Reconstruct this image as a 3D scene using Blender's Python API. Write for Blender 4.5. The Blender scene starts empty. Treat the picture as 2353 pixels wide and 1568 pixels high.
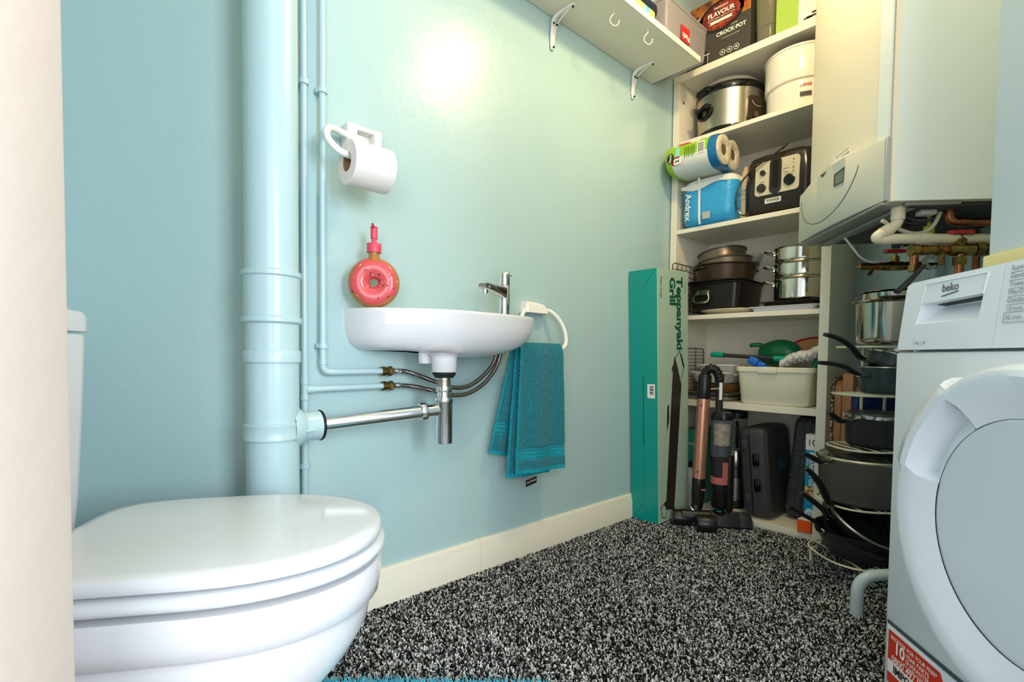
import bpy, bmesh, math, random
from mathutils import Vector, Matrix
random.seed(7)
PI = math.pi
S = bpy.context.scene
COL = S.collection
rad = math.radians
def lin(c):
    out = []
    for v in c[:3]:
        v = v / 255.0
        out.append(v / 12.92 if v <= 0.04045 else ((v + 0.055) / 1.055) ** 2.4)
    return (*out, 1.0)
# ------------------------------------------------------------------ materials
MATS = {}
def mat(name, rgb, rough=0.5, metal=0.0, bump=None, vary=None, trans=0.0, ior=1.45, coat=0.0, alpha=1.0, sheen=0.0, aniso=0.0, detail=3.0, emit=None, spec=None):
    if name in MATS: return MATS[name]
    m = bpy.data.materials.new(name); m.use_nodes = True
    nt = m.node_tree; b = nt.nodes['Principled BSDF']
    b.inputs['Base Color'].default_value = lin(rgb)
    b.inputs['Roughness'].default_value = rough
    b.inputs['Metallic'].default_value = metal
    b.inputs['IOR'].default_value = ior
    b.inputs['Transmission Weight'].default_value = trans
    b.inputs['Coat Weight'].default_value = coat
    b.inputs['Alpha'].default_value = alpha
    b.inputs['Sheen Weight'].default_value = sheen
    b.inputs['Anisotropic'].default_value = aniso
    if spec is not None: b.inputs['Specular IOR Level'].default_value = spec
    if emit:
        b.inputs['Emission Color'].default_value = lin(emit[0]); b.inputs['Emission Strength'].default_value = emit[1]
    tc = nt.nodes.new('ShaderNodeTexCoord')
    if bump:
        layers = bump if isinstance(bump, list) else [bump]
        prev = None
        for sc, st, di in layers:
            n = nt.nodes.new('ShaderNodeTexNoise'); n.inputs['Scale'].default_value = sc; n.inputs['Detail'].default_value = detail
            nt.links.new(tc.outputs['Object'], n.inputs['Vector'])
            bp = nt.nodes.new('ShaderNodeBump'); bp.inputs['Strength'].default_value = st; bp.inputs['Distance'].default_value = di
            nt.links.new(n.outputs['Fac'], bp.inputs['Height'])
            if prev: nt.links.new(prev.outputs['Normal'], bp.inputs['Normal'])
            prev = bp
        nt.links.new(prev.outputs['Normal'], b.inputs['Normal'])
    if vary:
        rgb2, sc, lo, hi = vary
        n = nt.nodes.new('ShaderNodeTexNoise'); n.inputs['Scale'].default_value = sc; n.inputs['Detail'].default_value = 4
        nt.links.new(tc.outputs['Object'], n.inputs['Vector'])
        r = nt.nodes.new('ShaderNodeValToRGB'); r.color_ramp.elements[0].position = lo; r.color_ramp.elements[1].position = hi
        r.color_ramp.elements[0].color = lin(rgb); r.color_ramp.elements[1].color = lin(rgb2)
        nt.links.new(n.outputs['Fac'], r.inputs['Fac']); nt.links.new(r.outputs['Color'], b.inputs['Base Color'])
    MATS[name] = m
    return m
# ------------------------------------------------------------------ frames
I4 = Matrix.Identity(4)
def frame(deg): return Matrix.Rotation(rad(deg), 4, 'Z')
FA = frame(40.4)      # runs along the tumble dryer: x = along its front, y = out of its front (towards the room)
FT = frame(-29.5)     # runs along the toilet: x = along the pan, y = towards the left wall
def an(a, n, z): return (a, -n, z)
def along(d, up=(0, 0, 1)):
    d = Vector(d).normalized(); u = Vector(up)
    if abs(d.dot(u)) > 0.98: u = Vector((1, 0, 0))
    x = u.cross(d).normalized(); y = d.cross(x)
    return Matrix((x, y, d)).transposed().to_4x4()
# ------------------------------------------------------------------ objects
ORIG = {}
def thing(name, label, cat, M=I4, loc=(0, 0, 0), group=None):
    o = bpy.data.objects.new(name, None); COL.objects.link(o)
    o.empty_display_size = 0.05
    o.matrix_world = M @ Matrix.Translation(Vector(loc))
    o['label'] = label; o['category'] = cat
    if group: o['group'] = group
    ORIG[o.name] = Vector(loc)
    return o
def root_off(p):
    while p is not None:
        if p.name in ORIG: return ORIG[p.name]
        p = p.parent
    return Vector((0, 0, 0))
def obj(name, bm, m, parent=None, ang=38, M=None, label=None, cat=None, group=None, kind=None, loc=None, recalc=True):
    """one mesh object; geometry is given in the frame of its thing (or in frame M with origin loc for a single-mesh thing)"""
    if recalc: bmesh.ops.recalc_face_normals(bm, faces=bm.faces)
    off = root_off(parent) if parent is not None else Vector(loc or (0, 0, 0))
    for v in bm.verts: v.co -= off
    me = bpy.data.meshes.new(name); bm.to_mesh(me); bm.free()
    for x in (m if isinstance(m, (list, tuple)) else [m]): me.materials.append(x)
    me.polygons.foreach_set('use_smooth', [True] * len(me.polygons))
    me.set_sharp_from_angle(angle=rad(ang))
    o = bpy.data.objects.new(name, me); COL.objects.link(o)
    if parent is not None: o.parent = parent
    else:
        o.matrix_world = (M or I4) @ Matrix.Translation(off)
        if cat or label or kind: ORIG[o.name] = off
    if label: o['label'] = label
    if cat: o['category'] = cat
    if group: o['group'] = group
    if kind: o['kind'] = kind
    return o
def NB(): return bmesh.new()
def bx(bm, x0, x1, y0, y1, z0, z1, bev=0.0, seg=2, mi=0, R=None):
    vs = [bm.verts.new((x, y, z)) for z in (z0, z1) for y in (y0, y1) for x in (x0, x1)]
    fs = [bm.faces.new([vs[i] for i in q]) for q in ((0, 2, 3, 1), (4, 5, 7, 6), (0, 1, 5, 4), (2, 6, 7, 3), (0, 4, 6, 2), (1, 3, 7, 5))]
    for f in fs: f.material_index = mi
    out = vs
    if bev > 0:
        es = list({e for f in fs for e in f.edges})
        r = bmesh.ops.bevel(bm, geom=es, offset=bev, segments=seg, profile=0.5, affect='EDGES')
        out = list({v for f in r['faces'] for v in f.verts})
        for f in r['faces']: f.material_index = mi
    if R is not None:
        for v in out: v.co = R @ v.co
    return out
def box(*a, **k):
    bm = NB(); bx(bm, *a, **k); return bm
def rings(bm, rs, cap0=True, cap1=True, closed=True, mi=0, loop=False):
    V = [[bm.verts.new(p) for p in r] for r in rs]
    n = len(rs[0]); m = len(V)
    for i in range(m if loop else m - 1):
        a, b = V[i], V[(i + 1) % m]
        for j in range(n if closed else n - 1):
            k = (j + 1) % n
            try: bm.faces.new((a[j], a[k], b[k], b[j])).material_index = mi
            except ValueError: pass
    if not loop and closed:
        if cap0: bm.faces.new(V[0][::-1]).material_index = mi
        if cap1: bm.faces.new(V[-1]).material_index = mi
    return V
def lathe(bm, prof, n=32, M=I4, mi=0, cap0=False, cap1=False, sx=1.0, sy=1.0):
    """prof: (r, z) list revolved about local z of M"""
    rs = []
    for r, z in prof:
        r = max(r, 1e-5)
        rs.append([M @ Vector((sx * r * math.cos(2 * PI * k / n), sy * r * math.sin(2 * PI * k / n), z)) for k in range(n)])
    return rings(bm, rs, cap0, cap1, mi=mi)
def cyl(bm, p0, p1, r, r1=None, n=20, mi=0):
    p0, p1 = Vector(p0), Vector(p1); d = p1 - p0
    M = Matrix.Translation(p0) @ along(d)
    L = d.length; r1 = r if r1 is None else r1
    return lathe(bm, [(r, 0), (r1, L)], n, M, mi, True, True)
def spline(pts, k=8, closed=False):
    P = [Vector(p) for p in pts]; n = len(P); out = []
    rng = range(n) if closed else range(n - 1)
    for i in rng:
        if closed: a, b, c, d = P[i - 1], P[i], P[(i + 1) % n], P[(i + 2) % n]
        else: a, b, c, d = P[max(i - 1, 0)], P[i], P[i + 1], P[min(i + 2, n - 1)]
        for j in range(k):
            t = j / k
            out.append(0.5 * ((2 * b) + (c - a) * t + (2 * a - 5 * b + 4 * c - d) * t * t + (3 * b - a - 3 * c + d) * t ** 3))
    if not closed: out.append(P[-1])
    return out
def tube(bm, pts, r, n=10, closed=False, k=8, smooth=True, mi=0, flat=1.0, up=None):
    P = spline(pts, k, closed) if smooth and len(pts) > 2 else [Vector(p) for p in pts]
    m = len(P); T = []
    for i in range(m):
        if closed: t = P[(i + 1) % m] - P[i - 1]
        else: t = P[min(i + 1, m - 1)] - P[max(i - 1, 0)]
        T.append(t.normalized())
    u = Vector(up) if up else Vector((0, 0, 1))
    if abs(T[0].dot(u)) > 0.9: u = Vector((1, 0, 0)) if not up else Vector((0, 1, 0))
    u = (u - T[0] * u.dot(T[0])).normalized()
    rs = []
    for i in range(m):
        u = (u - T[i] * u.dot(T[i])).normalized(); w = T[i].cross(u)
        rr = r[min(int(i * len(r) / m), len(r) - 1)] if isinstance(r, (list, tuple)) else r
        if isinstance(r, (list, tuple)):
            f = i / max(1, m - 1) * (len(r) - 1); a = int(f); b = min(a + 1, len(r) - 1); rr = r[a] + (r[b] - r[a]) * (f - a)
        rs.append([P[i] + (u * math.cos(2 * PI * q / n) * flat + w * math.sin(2 * PI * q / n)) * rr for q in range(n)])
    return rings(bm, rs, mi=mi, loop=closed)
def rrect(w, h, r, n=5, cx=0.0, cy=0.0):
    out = []
    for sx, sy, a0 in ((1, 1, 0), (-1, 1, 90), (-1, -1, 180), (1, -1, 270)):
        for i in range(n + 1):
            a = rad(a0 + 90 * i / n)
            out.append((cx + sx * (w / 2 - r) + r * math.cos(a), cy + sy * (h / 2 - r) + r * math.sin(a)))
    return out
def rbox(bm, cx, cy, secs, mi=0, n=5):
    """secs: (z, w, h, r) rounded-rectangle sections stacked in z"""
    return rings(bm, [[(x, y, z) for x, y in rrect(w, h, r, n, cx, cy)] for z, w, h, r in secs], mi=mi)
def prism(bm, poly, o, u, v, d, mi=0):
    """polygon in plane (o,u,v) pushed by vector d"""
    o, u, v, d = Vector(o), Vector(u), Vector(v), Vector(d)
    a = [o + u * p[0] + v * p[1] for p in poly]
    return rings(bm, [a, [q + d for q in a]], mi=mi)
def ell(a, b, n=32, cx=0, cy=0, p=2.0):
    out = []
    for k in range(n):
        t = 2 * PI * k / n; c, s = math.cos(t), math.sin(t)
        out.append((cx + a * math.copysign(abs(c) ** (2 / p), c), cy + b * math.copysign(abs(s) ** (2 / p), s)))
    return out
def sheet(bm, f, nu, nv, th=0.0, mi=None):
    """open grid surface f(u,v); th thickens it along +normal by a second skin"""
    V = [[bm.verts.new(f(i / nu, j / nv)) for j in range(nv + 1)] for i in range(nu + 1)]
    for i in range(nu):
        for j in range(nv):
            fc = bm.faces.new((V[i][j], V[i + 1][j], V[i + 1][j + 1], V[i][j + 1]))
            if mi: fc.material_index = mi((i + .5) / nu, (j + .5) / nv)
    if th:
        bm.normal_update()
        bmesh.ops.solidify(bm, geom=list(bm.faces), thickness=th)
    return V
_fonts = {}
def text(parent, s, m, o, right, up, width=None, size=0.05, th=0.0006, bold=0.0, name='lettering', align='CENTER', squash=1.0):
    """raised lettering as a mesh: centre/left at o on the plane spanned by right, up"""
    cu = bpy.data.curves.new('t', 'FONT'); cu.body = s; cu.size = 1.0; cu.align_x = align; cu.align_y = 'CENTER'
    cu.extrude = 0.0; cu.offset = bold; cu.resolution_u = 3
    to = bpy.data.objects.new('t', cu); COL.objects.link(to)
    dg = bpy.context.evaluated_depsgraph_get(); me = bpy.data.meshes.new_from_object(to.evaluated_get(dg))
    bpy.data.objects.remove(to); bpy.data.curves.remove(cu)
    bm = NB(); bm.from_mesh(me); bpy.data.meshes.remove(me)
    bmesh.ops.remove_doubles(bm, verts=bm.verts, dist=1e-5)
    xs = [v.co.x for v in bm.verts]
    k = (width / (max(xs) - min(xs))) if width else size
    right, up, o = Vector(right).normalized(), Vector(up).normalized(), Vector(o); nrm = right.cross(up)
    for v in bm.verts: v.co = o + right * v.co.x * k + up * v.co.y * k * squash + nrm * th
    return obj(name, bm, m, parent, recalc=False)
def patch(o, right, up, poly, th=0.0006):
    bm = NB(); r, u = Vector(right).normalized(), Vector(up).normalized(); n = r.cross(u)
    prism(bm, poly, o, r, u, n * th); return bm
def rect(w, h, cx=0, cy=0): return [(cx - w / 2, cy - h / 2), (cx + w / 2, cy - h / 2), (cx + w / 2, cy + h / 2), (cx - w / 2, cy + h / 2)]
def copy_tree(o, parent=None, M=None):
    c = o.copy(); COL.objects.link(c)
    if parent is not None: c.parent = parent
    elif M is not None: c.matrix_world = M
    for ch in [x for x in o.children]: copy_tree(ch, c)
    return c
def struct(name, bm, m, **k): return obj(name, bm, m, kind='structure', **k)
# ------------------------------------------------------------------ shared materials
PAINT = mat('aqua_gloss_paint', (171, 198, 198), 0.25, bump=[(7, 0.10, 0.02), (60, 0.10, 0.005), (220, 0.10, 0.002)])
PAINTP = mat('aqua_pipe_paint', (178, 204, 208), 0.26, bump=[(60, 0.12, 0.003)])
CEIL = mat('ceiling_white', (236, 236, 228), 0.8)
JAMB = mat('cream_jamb_paint', (212, 198, 187), 0.5, bump=[(14, 0.25, 0.006), (160, 0.10, 0.002)])
SKIRT = mat('cream_gloss_skirting', (228, 222, 204), 0.38, bump=[(25, 0.2, 0.004)])
CERAM = mat('white_ceramic', (216, 216, 219), 0.07, coat=0.4)
SEATP = mat('white_seat_plastic', (212, 215, 218), 0.14)
WPLAS = mat('white_plastic', (232, 231, 224), 0.3)
CHROME = mat('chrome', (226, 228, 230), 0.05, metal=1.0)
STEEL = mat('polished_steel', (206, 202, 190), 0.13, metal=1.0)
BSTEEL = mat('brushed_steel', (188, 182, 168), 0.28, metal=1.0, bump=[(300, 0.05, 0.001)])
BRASS = mat('brass', (150, 122, 70), 0.32, metal=1.0, vary=((96, 74, 42), 40, 0.35, 0.7))
COPPER = mat('copper', (178, 112, 78), 0.3, metal=1.0, vary=((120, 72, 48), 25, 0.3, 0.75))
RUBBER = mat('black_rubber', (18, 18, 19), 0.6)
BLACK = mat('black_plastic', (22, 22, 23), 0.35)
BLACKM = mat('matt_black_plastic', (40, 41, 43), 0.55, bump=[(400, 0.15, 0.001)])
GLOSSB = mat('gloss_black_plastic', (14, 14, 15), 0.12)
MELA = mat('white_melamine', (232, 224, 204), 0.4, bump=[(200, 0.03, 0.001)])
MELE = mat('white_melamine_edge', (236, 232, 220), 0.4)
# ------------------------------------------------------------------ setting
PW = 1.262            # sink wall
XF = 2.46             # far wall
ZC = 2.36
def wallq(name, p, q, m, z0=0.0, z1=ZC, th=0.06, side=1):
    """upright wall slab from p to q; thickness grows away from the room"""
    p, q = Vector((*p, 0)), Vector((*q, 0)); d = (q - p).normalized(); n = Vector((-d.y, d.x, 0)) * side * th
    bm = NB()
    rings(bm, [[v + Vector((0, 0, z)) for v in (p, q, q + n, p + n)] for z in (z0, z1)])
    return struct(name, bm, m)
def cw(lat, dep): return (lat * 0.7373 + dep * 0.6756, -lat * 0.6756 + dep * 0.7373)
def tw(ax, pp): v = FT @ Vector((ax, pp, 0)); return (v.x, v.y)
def aw(a, n): v = FA @ Vector((a, -n, 0)); return (v.x, v.y)
corner_l = (0.379, PW)
lw_end = tw(-0.70, 1.285)
wallq('wall_back', corner_l, (XF + 0.06, PW), PAINT)
wallq('wall_left', lw_end, corner_l, PAINT)
wallq('wall_cistern', tw(-0.70, 0.2), lw_end, PAINT)
wr = aw(2.03, 1.13)
wallq('wall_far', (XF, PW), (XF, 0.40), PAINT)
wallq('wall_right', (2.46, 0.609), aw(0.15, 1.13), PAINT)
bm = box(-1.3, 1.9, -0.5, 2.9, ZC, ZC + .05)
struct('ceiling', bm, CEIL, M=frame(-42.5))
# carpet: flat speckled base + real pile tufts
def carpet_mat(name, island):
    m = bpy.data.materials.new(name); m.use_nodes = True; nt = m.node_tree; b = nt.nodes['Principled BSDF']
    b.inputs['Roughness'].default_value = 0.95; b.inputs['Specular IOR Level'].default_value = 0.1
    r = nt.nodes.new('ShaderNodeValToRGB'); e = r.color_ramp.elements
    cols = ((0.0, (14, 14, 15)), (0.36, (28, 28, 29)), (0.53, (86, 86, 85)), (0.68, (160, 160, 156)), (0.84, (222, 222, 216)))
    e[0].position, e[0].color = cols[0][0], lin(cols[0][1]); e[1].position, e[1].color = cols[1][0], lin(cols[1][1])
    for p, c in cols[2:]:
        x = e.new(p); x.color = lin(c)
    if island:
        g = nt.nodes.new('ShaderNodeNewGeometry'); nt.links.new(g.outputs['Random Per Island'], r.inputs['Fac'])
    else:
        tc = nt.nodes.new('ShaderNodeTexCoord'); n = nt.nodes.new('ShaderNodeTexWhiteNoise')
        vo = nt.nodes.new('ShaderNodeTexVoronoi'); vo.inputs['Scale'].default_value = 240
        nt.links.new(tc.outputs['Object'], vo.inputs['Vector']); nt.links.new(vo.outputs['Color'], n.inputs['Vector'])
        nt.links.new(n.outputs['Value'], r.inputs['Fac'])
    nt.links.new(r.outputs['Color'], b.inputs['Base Color'])
    return m
bm = box(-1.3, 1.9, -0.6, 2.9, -.05, 0)
struct('floor', bm, carpet_mat('carpet_backing', False), M=frame(-42.5))
def pile():
    V, F = [], []
    rnd = random.Random(3)
    sp = 0.0043
    nrm = (0.648, -0.762)
    for i in range(int(2.05 / sp)):
        for j in range(int(1.65 / sp)):
            x = 0.40 + i * sp + rnd.uniform(-.4, .4) * sp; y = -0.40 + j * sp + rnd.uniform(-.4, .4) * sp
            if y > PW - 0.012 or x > 2.455: continue
            dep = x * 0.6756 + y * 0.7373; lat = x * 0.7373 - y * 0.6756
            if dep < 0.95 or abs(lat) > dep * 1.15 + 0.05: continue
            n = nrm[0] * x + nrm[1] * y; a = x * 0.762 + y * 0.648
            if n > 1.12 or (n > 0.66 and a < 1.09): continue
            if x > 2.14 and 0.60 < y: continue
            if 1.87 < x < 2.12 and y > 1.125: continue
            h = rnd.uniform(.005, .009); w = rnd.uniform(.0019, .0030); a0 = rnd.uniform(0, 6.28)
            tx, ty = rnd.uniform(-.004, .004), rnd.uniform(-.004, .004)
            b = len(V)
            for k in range(3):
                t = a0 + k * 2.094
                V.append((x + w * math.cos(t), y + w * math.sin(t), 0.0005))
            for k in range(3):
                t = a0 + .5 + k * 2.094
                V.append((x + tx + w * .75 * math.cos(t), y + ty + w * .75 * math.sin(t), h))
            F += [(b, b + 1, b + 4, b + 3), (b + 1, b + 2, b + 5, b + 4), (b + 2, b, b + 3, b + 5), (b + 3, b + 4, b + 5)]
    me = bpy.data.meshes.new('carpet_pile'); me.from_pydata(V, [], F)
    me.materials.append(carpet_mat('carpet_pile_yarn', True))
    o = bpy.data.objects.new('carpet_pile', me); COL.objects.link(o)
    o['kind'] = 'stuff'; o['label'] = 'black and white flecked carpet pile covering the floor'; o['category'] = 'carpet'
pile()
# skirting board with a rounded top, two lengths butted together
bm = NB()
prof = [(0, 0), (-0.016, 0), (-0.016, 0.086), (-0.0125, 0.092), (-0.013, 0.100), (-0.009, 0.106), (-0.004, 0.108), (0, 0.108)]
for x0, x1 in ((0.40, 1.0145), (1.0155, 2.45)):
    rings(bm, [[(x, PW + a, z) for a, z in prof] for x in (x0, x1)])
struct('baseboard_back', bm, SKIRT)
# door lining at the left edge of the view
FC = frame(47.5 - 90 + 0)   # camera-aligned floor frame: x = right of view, y = into the room
bm = box(-0.80, -0.392, 0.36, 0.45, 0, ZC, bev=0.004, seg=2)
struct('trim_1', bm, JAMB, M=frame(-42.5))
# ------------------------------------------------------------------ toilet
T = thing('toilet', 'white close coupled toilet with its lid closed, beside the door lining', 'toilet', FT, (-0.25, 0.855, 0))
def pan_outline(s, z, n=44, dx=0.0):
    out = []
    for k in range(n):
        t = 2 * PI * k / n; c, q = math.cos(t), math.sin(t)
        if c >= 0: x = 0.222 * abs(c) ** (2 / 2.15); w = 0.186 * math.copysign(abs(q) ** (2 / 2.15), q)
        else:
            x = -0.236 * abs(c) ** (2 / 6.0); w = 0.186 * math.copysign(abs(q) ** (2 / 6.0), q)
            w *= 1 - 0.055 * min(1, (-x / 0.236)) ** 2
        out.append((-0.243 + x * s + dx, 0.856 + w * s, z))
    return out
bm = NB(); rings(bm, [pan_outline(s, z) for s, z in ((.94, .411), (.985, .411), (1.0, .414), (1.0, .421), (.994, .4265), (.97, .4305), (.90, .4325), (.5, .4345), (.02, .435))])
obj('lid', bm, SEATP, T, ang=60)
bm = NB(); rings(bm, [pan_outline(s, z) for s, z in ((.66, .402), (.70, .406), (.97, .406), (1.018, .402), (1.026, .396), (1.02, .390), (.99, .387), (.70, .387), (.66, .391))], loop=True)
obj('seat', bm, SEATP, T, ang=60)
bm = NB()
rings(bm, [pan_outline(s, z, dx=d) for s, z, d in ((.5, .376, 0), (.95, .3785, 0), (.985, .377, 0), (1.0, .371, 0), (1.0, .345, 0), (.985, .324, 0), (.945, .318, 0), (.930, .314, 0), (.935, .306, -.002), (.925, .275, -.006), (.885, .235, -.02), (.82, .195, -.04), (.72, .155, -.055), (.645, .12, -.065), (.60, .08, -.075), (.585, .03, -.08), (.60, 0.0, -.08))])
bx(bm, -0.69, -0.43, 0.70, 1.01, 0.30, 0.386, bev=0.02, seg=3)
bx(bm, -0.69, -0.40, 0.755, 0.957, 0.0, 0.31, bev=0.02, seg=3)
obj('pan', bm, CERAM, T, ang=50)
for y in (0.79, 0.92):
    bm = NB(); cyl(bm, (-0.481, y - .02, .405), (-0.481, y + .02, .405), 0.010); obj('hinge', bm, CHROME, T)
bm = NB(); rbox(bm, -0.596, 0.855, [(.387, .13, .30, .03), (.392, .14, .32, .035), (.45, .148, .338, .04), (.60, .156, .356, .04), (.724, .160, .368, .04), (.727, .158, .366, .04)], n=6)
c = obj('cistern', bm, CERAM, T)
bm = NB(); rbox(bm, -0.596, 0.855, [(.731, .160, .368, .04), (.733, .166, .374, .042), (.757, .166, .374, .042), (.766, .158, .366, .04), (.770, .14, .35, .035)], n=6)
obj('cistern_lid', bm, CERAM, c)
# ------------------------------------------------------------------ soil pipe in the corner
SP = (0.3665, 1.185)
T = thing('soil_pipe', 'wide pale blue painted soil pipe standing in the corner behind the toilet', 'pipe', I4, (SP[0], SP[1], 0))
MS = Matrix.Translation((SP[0], SP[1], 0))
bm = NB(); lathe(bm, [(.0548, 0), (.0548, ZC)], 48, MS); obj('pipe', bm, PAINTP, T)
for z, h, r in ((.871, .012, .0612), (.772, .013, .0612)):
    bm = NB(); lathe(bm, [(.054, z - h / 2 - .003), (r - .002, z - h / 2), (r, z - h / 2 + .002), (r, z + h / 2 - .002), (r - .002, z + h / 2), (.054, z + h / 2 + .003)], 48, MS)
    obj('coupling_ring', bm, PAINTP, T)
bm = NB(); lathe(bm, [(.054, .776), (.0575, .78), (.0575, .865), (.054, .868)], 48, MS); obj('socket', bm, PAINTP, T)
bm = NB(); lathe(bm, [(.054, .678), (.0585, .680), (.0585, .702), (.057, .705), (.054, .706)], 48, MS); obj('collar', bm, PAINTP, T)
bm = NB(); lathe(bm, [(.054, .509), (.0592, .511), (.0598, .514), (.0585, .517), (.0585, .540), (.0598, .543), (.0592, .546), (.054, .548)], 48, MS)
MB = Matrix.Translation((SP[0], SP[1], .531)) @ Matrix.Rotation(PI / 2, 4, 'Y')
lathe(bm, [(.050, .035), (.044, .056), (.036, .064), (.0335, .070), (.0345, .102), (.0325, .104), (.001, .104)], 32, MB)
bx(bm, SP[0] + .052, SP[0] + .085, SP[1] - .040, SP[1] - .030, .524, .5275)
obj('strap_boss', bm, PAINTP, T)
bm = NB(); lathe(bm, [(.026, .102), (.0352, .1025), (.0365, .105), (.0352, .1085), (.024, .110)], 32, MB); obj('rubber_seal', bm, RUBBER, T)
# ------------------------------------------------------------------ supply pipes
def clip(bm, x, y, z, r):
    lathe(bm, [(r, -.006), (r + .004, -.006), (r + .004, .006), (r, .006)], 20, Matrix.Translation((x, y, z)))
    bx(bm, x - r - .006, x + .004, y + .002, PW - .001, z - .005, z + .005)
def fitting(parent, x, y, z):
    bm = NB(); M = Matrix.Translation((x, y, z)) @ Matrix.Rotation(PI / 2, 4, 'Y')
    lathe(bm, [(.008, -.006), (.0125, -.006), (.0125, .004), (.010, .006), (.010, .012), (.0128, .014)], 14, M)
    lathe(bm, [(.0128, .014), (.0132, .016), (.0132, .024), (.0105, .027), (.006, .030), (.006, .036)], 6, M, cap1=True)
    return obj('compression_fitting', bm, BRASS, parent, ang=25)
T = thing('water_pipe', 'pale blue painted water pipe that bends above the lower one to the upper hose', 'pipe', I4, (.503, 1.243, .65))
bm = NB(); tube(bm, [(.503, 1.243, ZC), (.503, 1.243, 1.5), (.503, 1.243, .80), (.503, 1.243, .71), (.503, 1.243, .69), (.503, 1.243, .676), (.5045, 1.243, .664), (.511, 1.243, .656), (.523, 1.243, .6537), (.538, 1.243, .6538), (.57, 1.243, .654), (.665, 1.243, .6545)], .0078, 14, k=6)
lathe(bm, [(.0078, .672), (.0092, .673), (.0092, .684), (.0078, .685)], 16, Matrix.Translation((.503, 1.243, 0)))
obj('pipe', bm, PAINTP, T)
for z in (1.338, .719):
    bm = NB(); clip(bm, .503, 1.243, z, .0078); obj('pipe_clip', bm, PAINTP, T)
fitting(T, .668, 1.243, .6545)
T = thing('water_pipe', 'pale blue painted water pipe against the soil pipe, teed to the lower hose', 'pipe', I4, (.459, 1.246, .3))
bm = NB(); tube(bm, [(.459, 1.246, ZC), (.459, 1.246, .05)], .0076, 14, smooth=False)
tube(bm, [(.459, 1.246, .6115), (.668, 1.243, .6145)], .0076, 14, smooth=False)
for z0, z1 in ((.586, .60), (.624, .640)): lathe(bm, [(.0076, z0), (.0092, z0 + .001), (.0092, z1), (.0076, z1 + .001)], 16, Matrix.Translation((.459, 1.246, 0)))
cyl(bm, (.463, 1.2455, .6118), (.484, 1.2455, .612), .0092)
obj('pipe', bm, PAINTP, T)
for z in (1.345, .425):
    bm = NB(); clip(bm, .459, 1.246, z, .0076); obj('pipe_clip', bm, PAINTP, T)
fitting(T, .671, 1.243, .6145)
# braided hoses
BRAID = bpy.data.materials.new('braided_steel'); BRAID.use_nodes = True
_n = BRAID.node_tree; _b = _n.nodes['Principled BSDF']; _b.inputs['Metallic'].default_value = .9; _b.inputs['Roughness'].default_value = .3
_t = _n.nodes.new('ShaderNodeTexCoord'); _w = _n.nodes.new('ShaderNodeTexWave'); _w.inputs['Scale'].default_value = 130; _w.inputs['Distortion'].default_value = 2.5; _w.bands_direction = 'DIAGONAL'
_r = _n.nodes.new('ShaderNodeValToRGB'); _r.color_ramp.elements[0].color = lin((44, 40, 38)); _r.color_ramp.elements[1].color = lin((168, 158, 148))
_n.links.new(_t.outputs['Object'], _w.inputs['Vector']); _n.links.new(_w.outputs['Fac'], _r.inputs['Fac']); _n.links.new(_r.outputs['Color'], _b.inputs['Base Color'])
def hose(label, z, pts, fx):
    T = thing('flexible_hose', label, 'hose', I4, (fx, 1.24, z), 'braided tap hoses under the basin')
    bm = NB(); tube(bm, pts, .0062, 10, k=9); obj('braided_sleeve', bm, BRAID, T)
    for a, b in ((0, 1), (len(pts) - 1, len(pts) - 2)):
        p, q = Vector(pts[a]), Vector(pts[b]); d = (q - p).normalized()
        bm = NB(); cyl(bm, p - d * .006, p + d * .014, .0074, n=14); cyl(bm, p + d * .003, p + d * .007, .009, n=6)
        obj('crimp_collar', bm, CHROME, T, ang=25)
hose('upper braided steel hose looping from the upper pipe to the tap', .6545, [(.706, 1.243, .6545), (.735, 1.24, .653), (.775, 1.225, .639), (.815, 1.205, .622), (.865, 1.195, .606), (.915, 1.190, .609), (.965, 1.185, .637), (1.005, 1.18, .68), (1.02, 1.176, .74)], .706)
hose('lower braided steel hose looping from the lower pipe to the tap', .6145, [(.709, 1.243, .6145), (.745, 1.238, .6125), (.785, 1.225, .604), (.825, 1.205, .594), (.875, 1.195, .583), (.925, 1.190, .590), (.98, 1.185, .622), (1.022, 1.182, .675), (1.036, 1.178, .74)], .709)
# ------------------------------------------------------------------ basin
RIM = [(.566, 1.262), (.572, 1.240), (.584, 1.212), (.597, 1.189), (.613, 1.170), (.638, 1.150), (.675, 1.122), (.72, 1.093), (.76, 1.075), (.81, 1.065), (.88, 1.064), (.95, 1.068), (1.02, 1.078), (1.075, 1.093), (1.108, 1.112), (1.124, 1.137), (1.129, 1.17), (1.13, 1.215), (1.13, 1.262)]
def smooth2(P, k=4):
    return [(p.x, p.y) for p in spline([(x, y, 0) for x, y in P], k)]
RP = smooth2(RIM)
def basin_ring(s, z, c=(.80, 1.262), sy=None, shift=0.0):
    sy = s if sy is None else sy
    return [(c[0] + (x - c[0]) * s + shift, 1.262 + (y - 1.262) * sy, z) for x, y in RP]
T = thing('basin', 'small white wall hung ceramic basin with the tap at its right end', 'basin', I4, (.83, PW, .655))
bm = NB()
outer = [(.10, .10, .10, .691), (.40, .50, .60, .694), (.60, .74, .745, .701), (.76, .88, .845, .713), (.87, .95, .915, .729), (.94, .98, .96, .749), (.98, .993, .988, .772), (.992, .997, .994, .790), (.998, 1.0, .998, .804), (1.0, 1.0, 1.0, .810), (.996, .996, .995, .8155), (.985, .985, .98, .8175), (.955, .955, .93, .817)]
inner = [(.90, .86, .8145), (.86, .82, .805), (.80, .76, .770), (.66, .66, .735), (.40, .5, .718), (.1, .3, .713)]
rs = []
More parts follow.
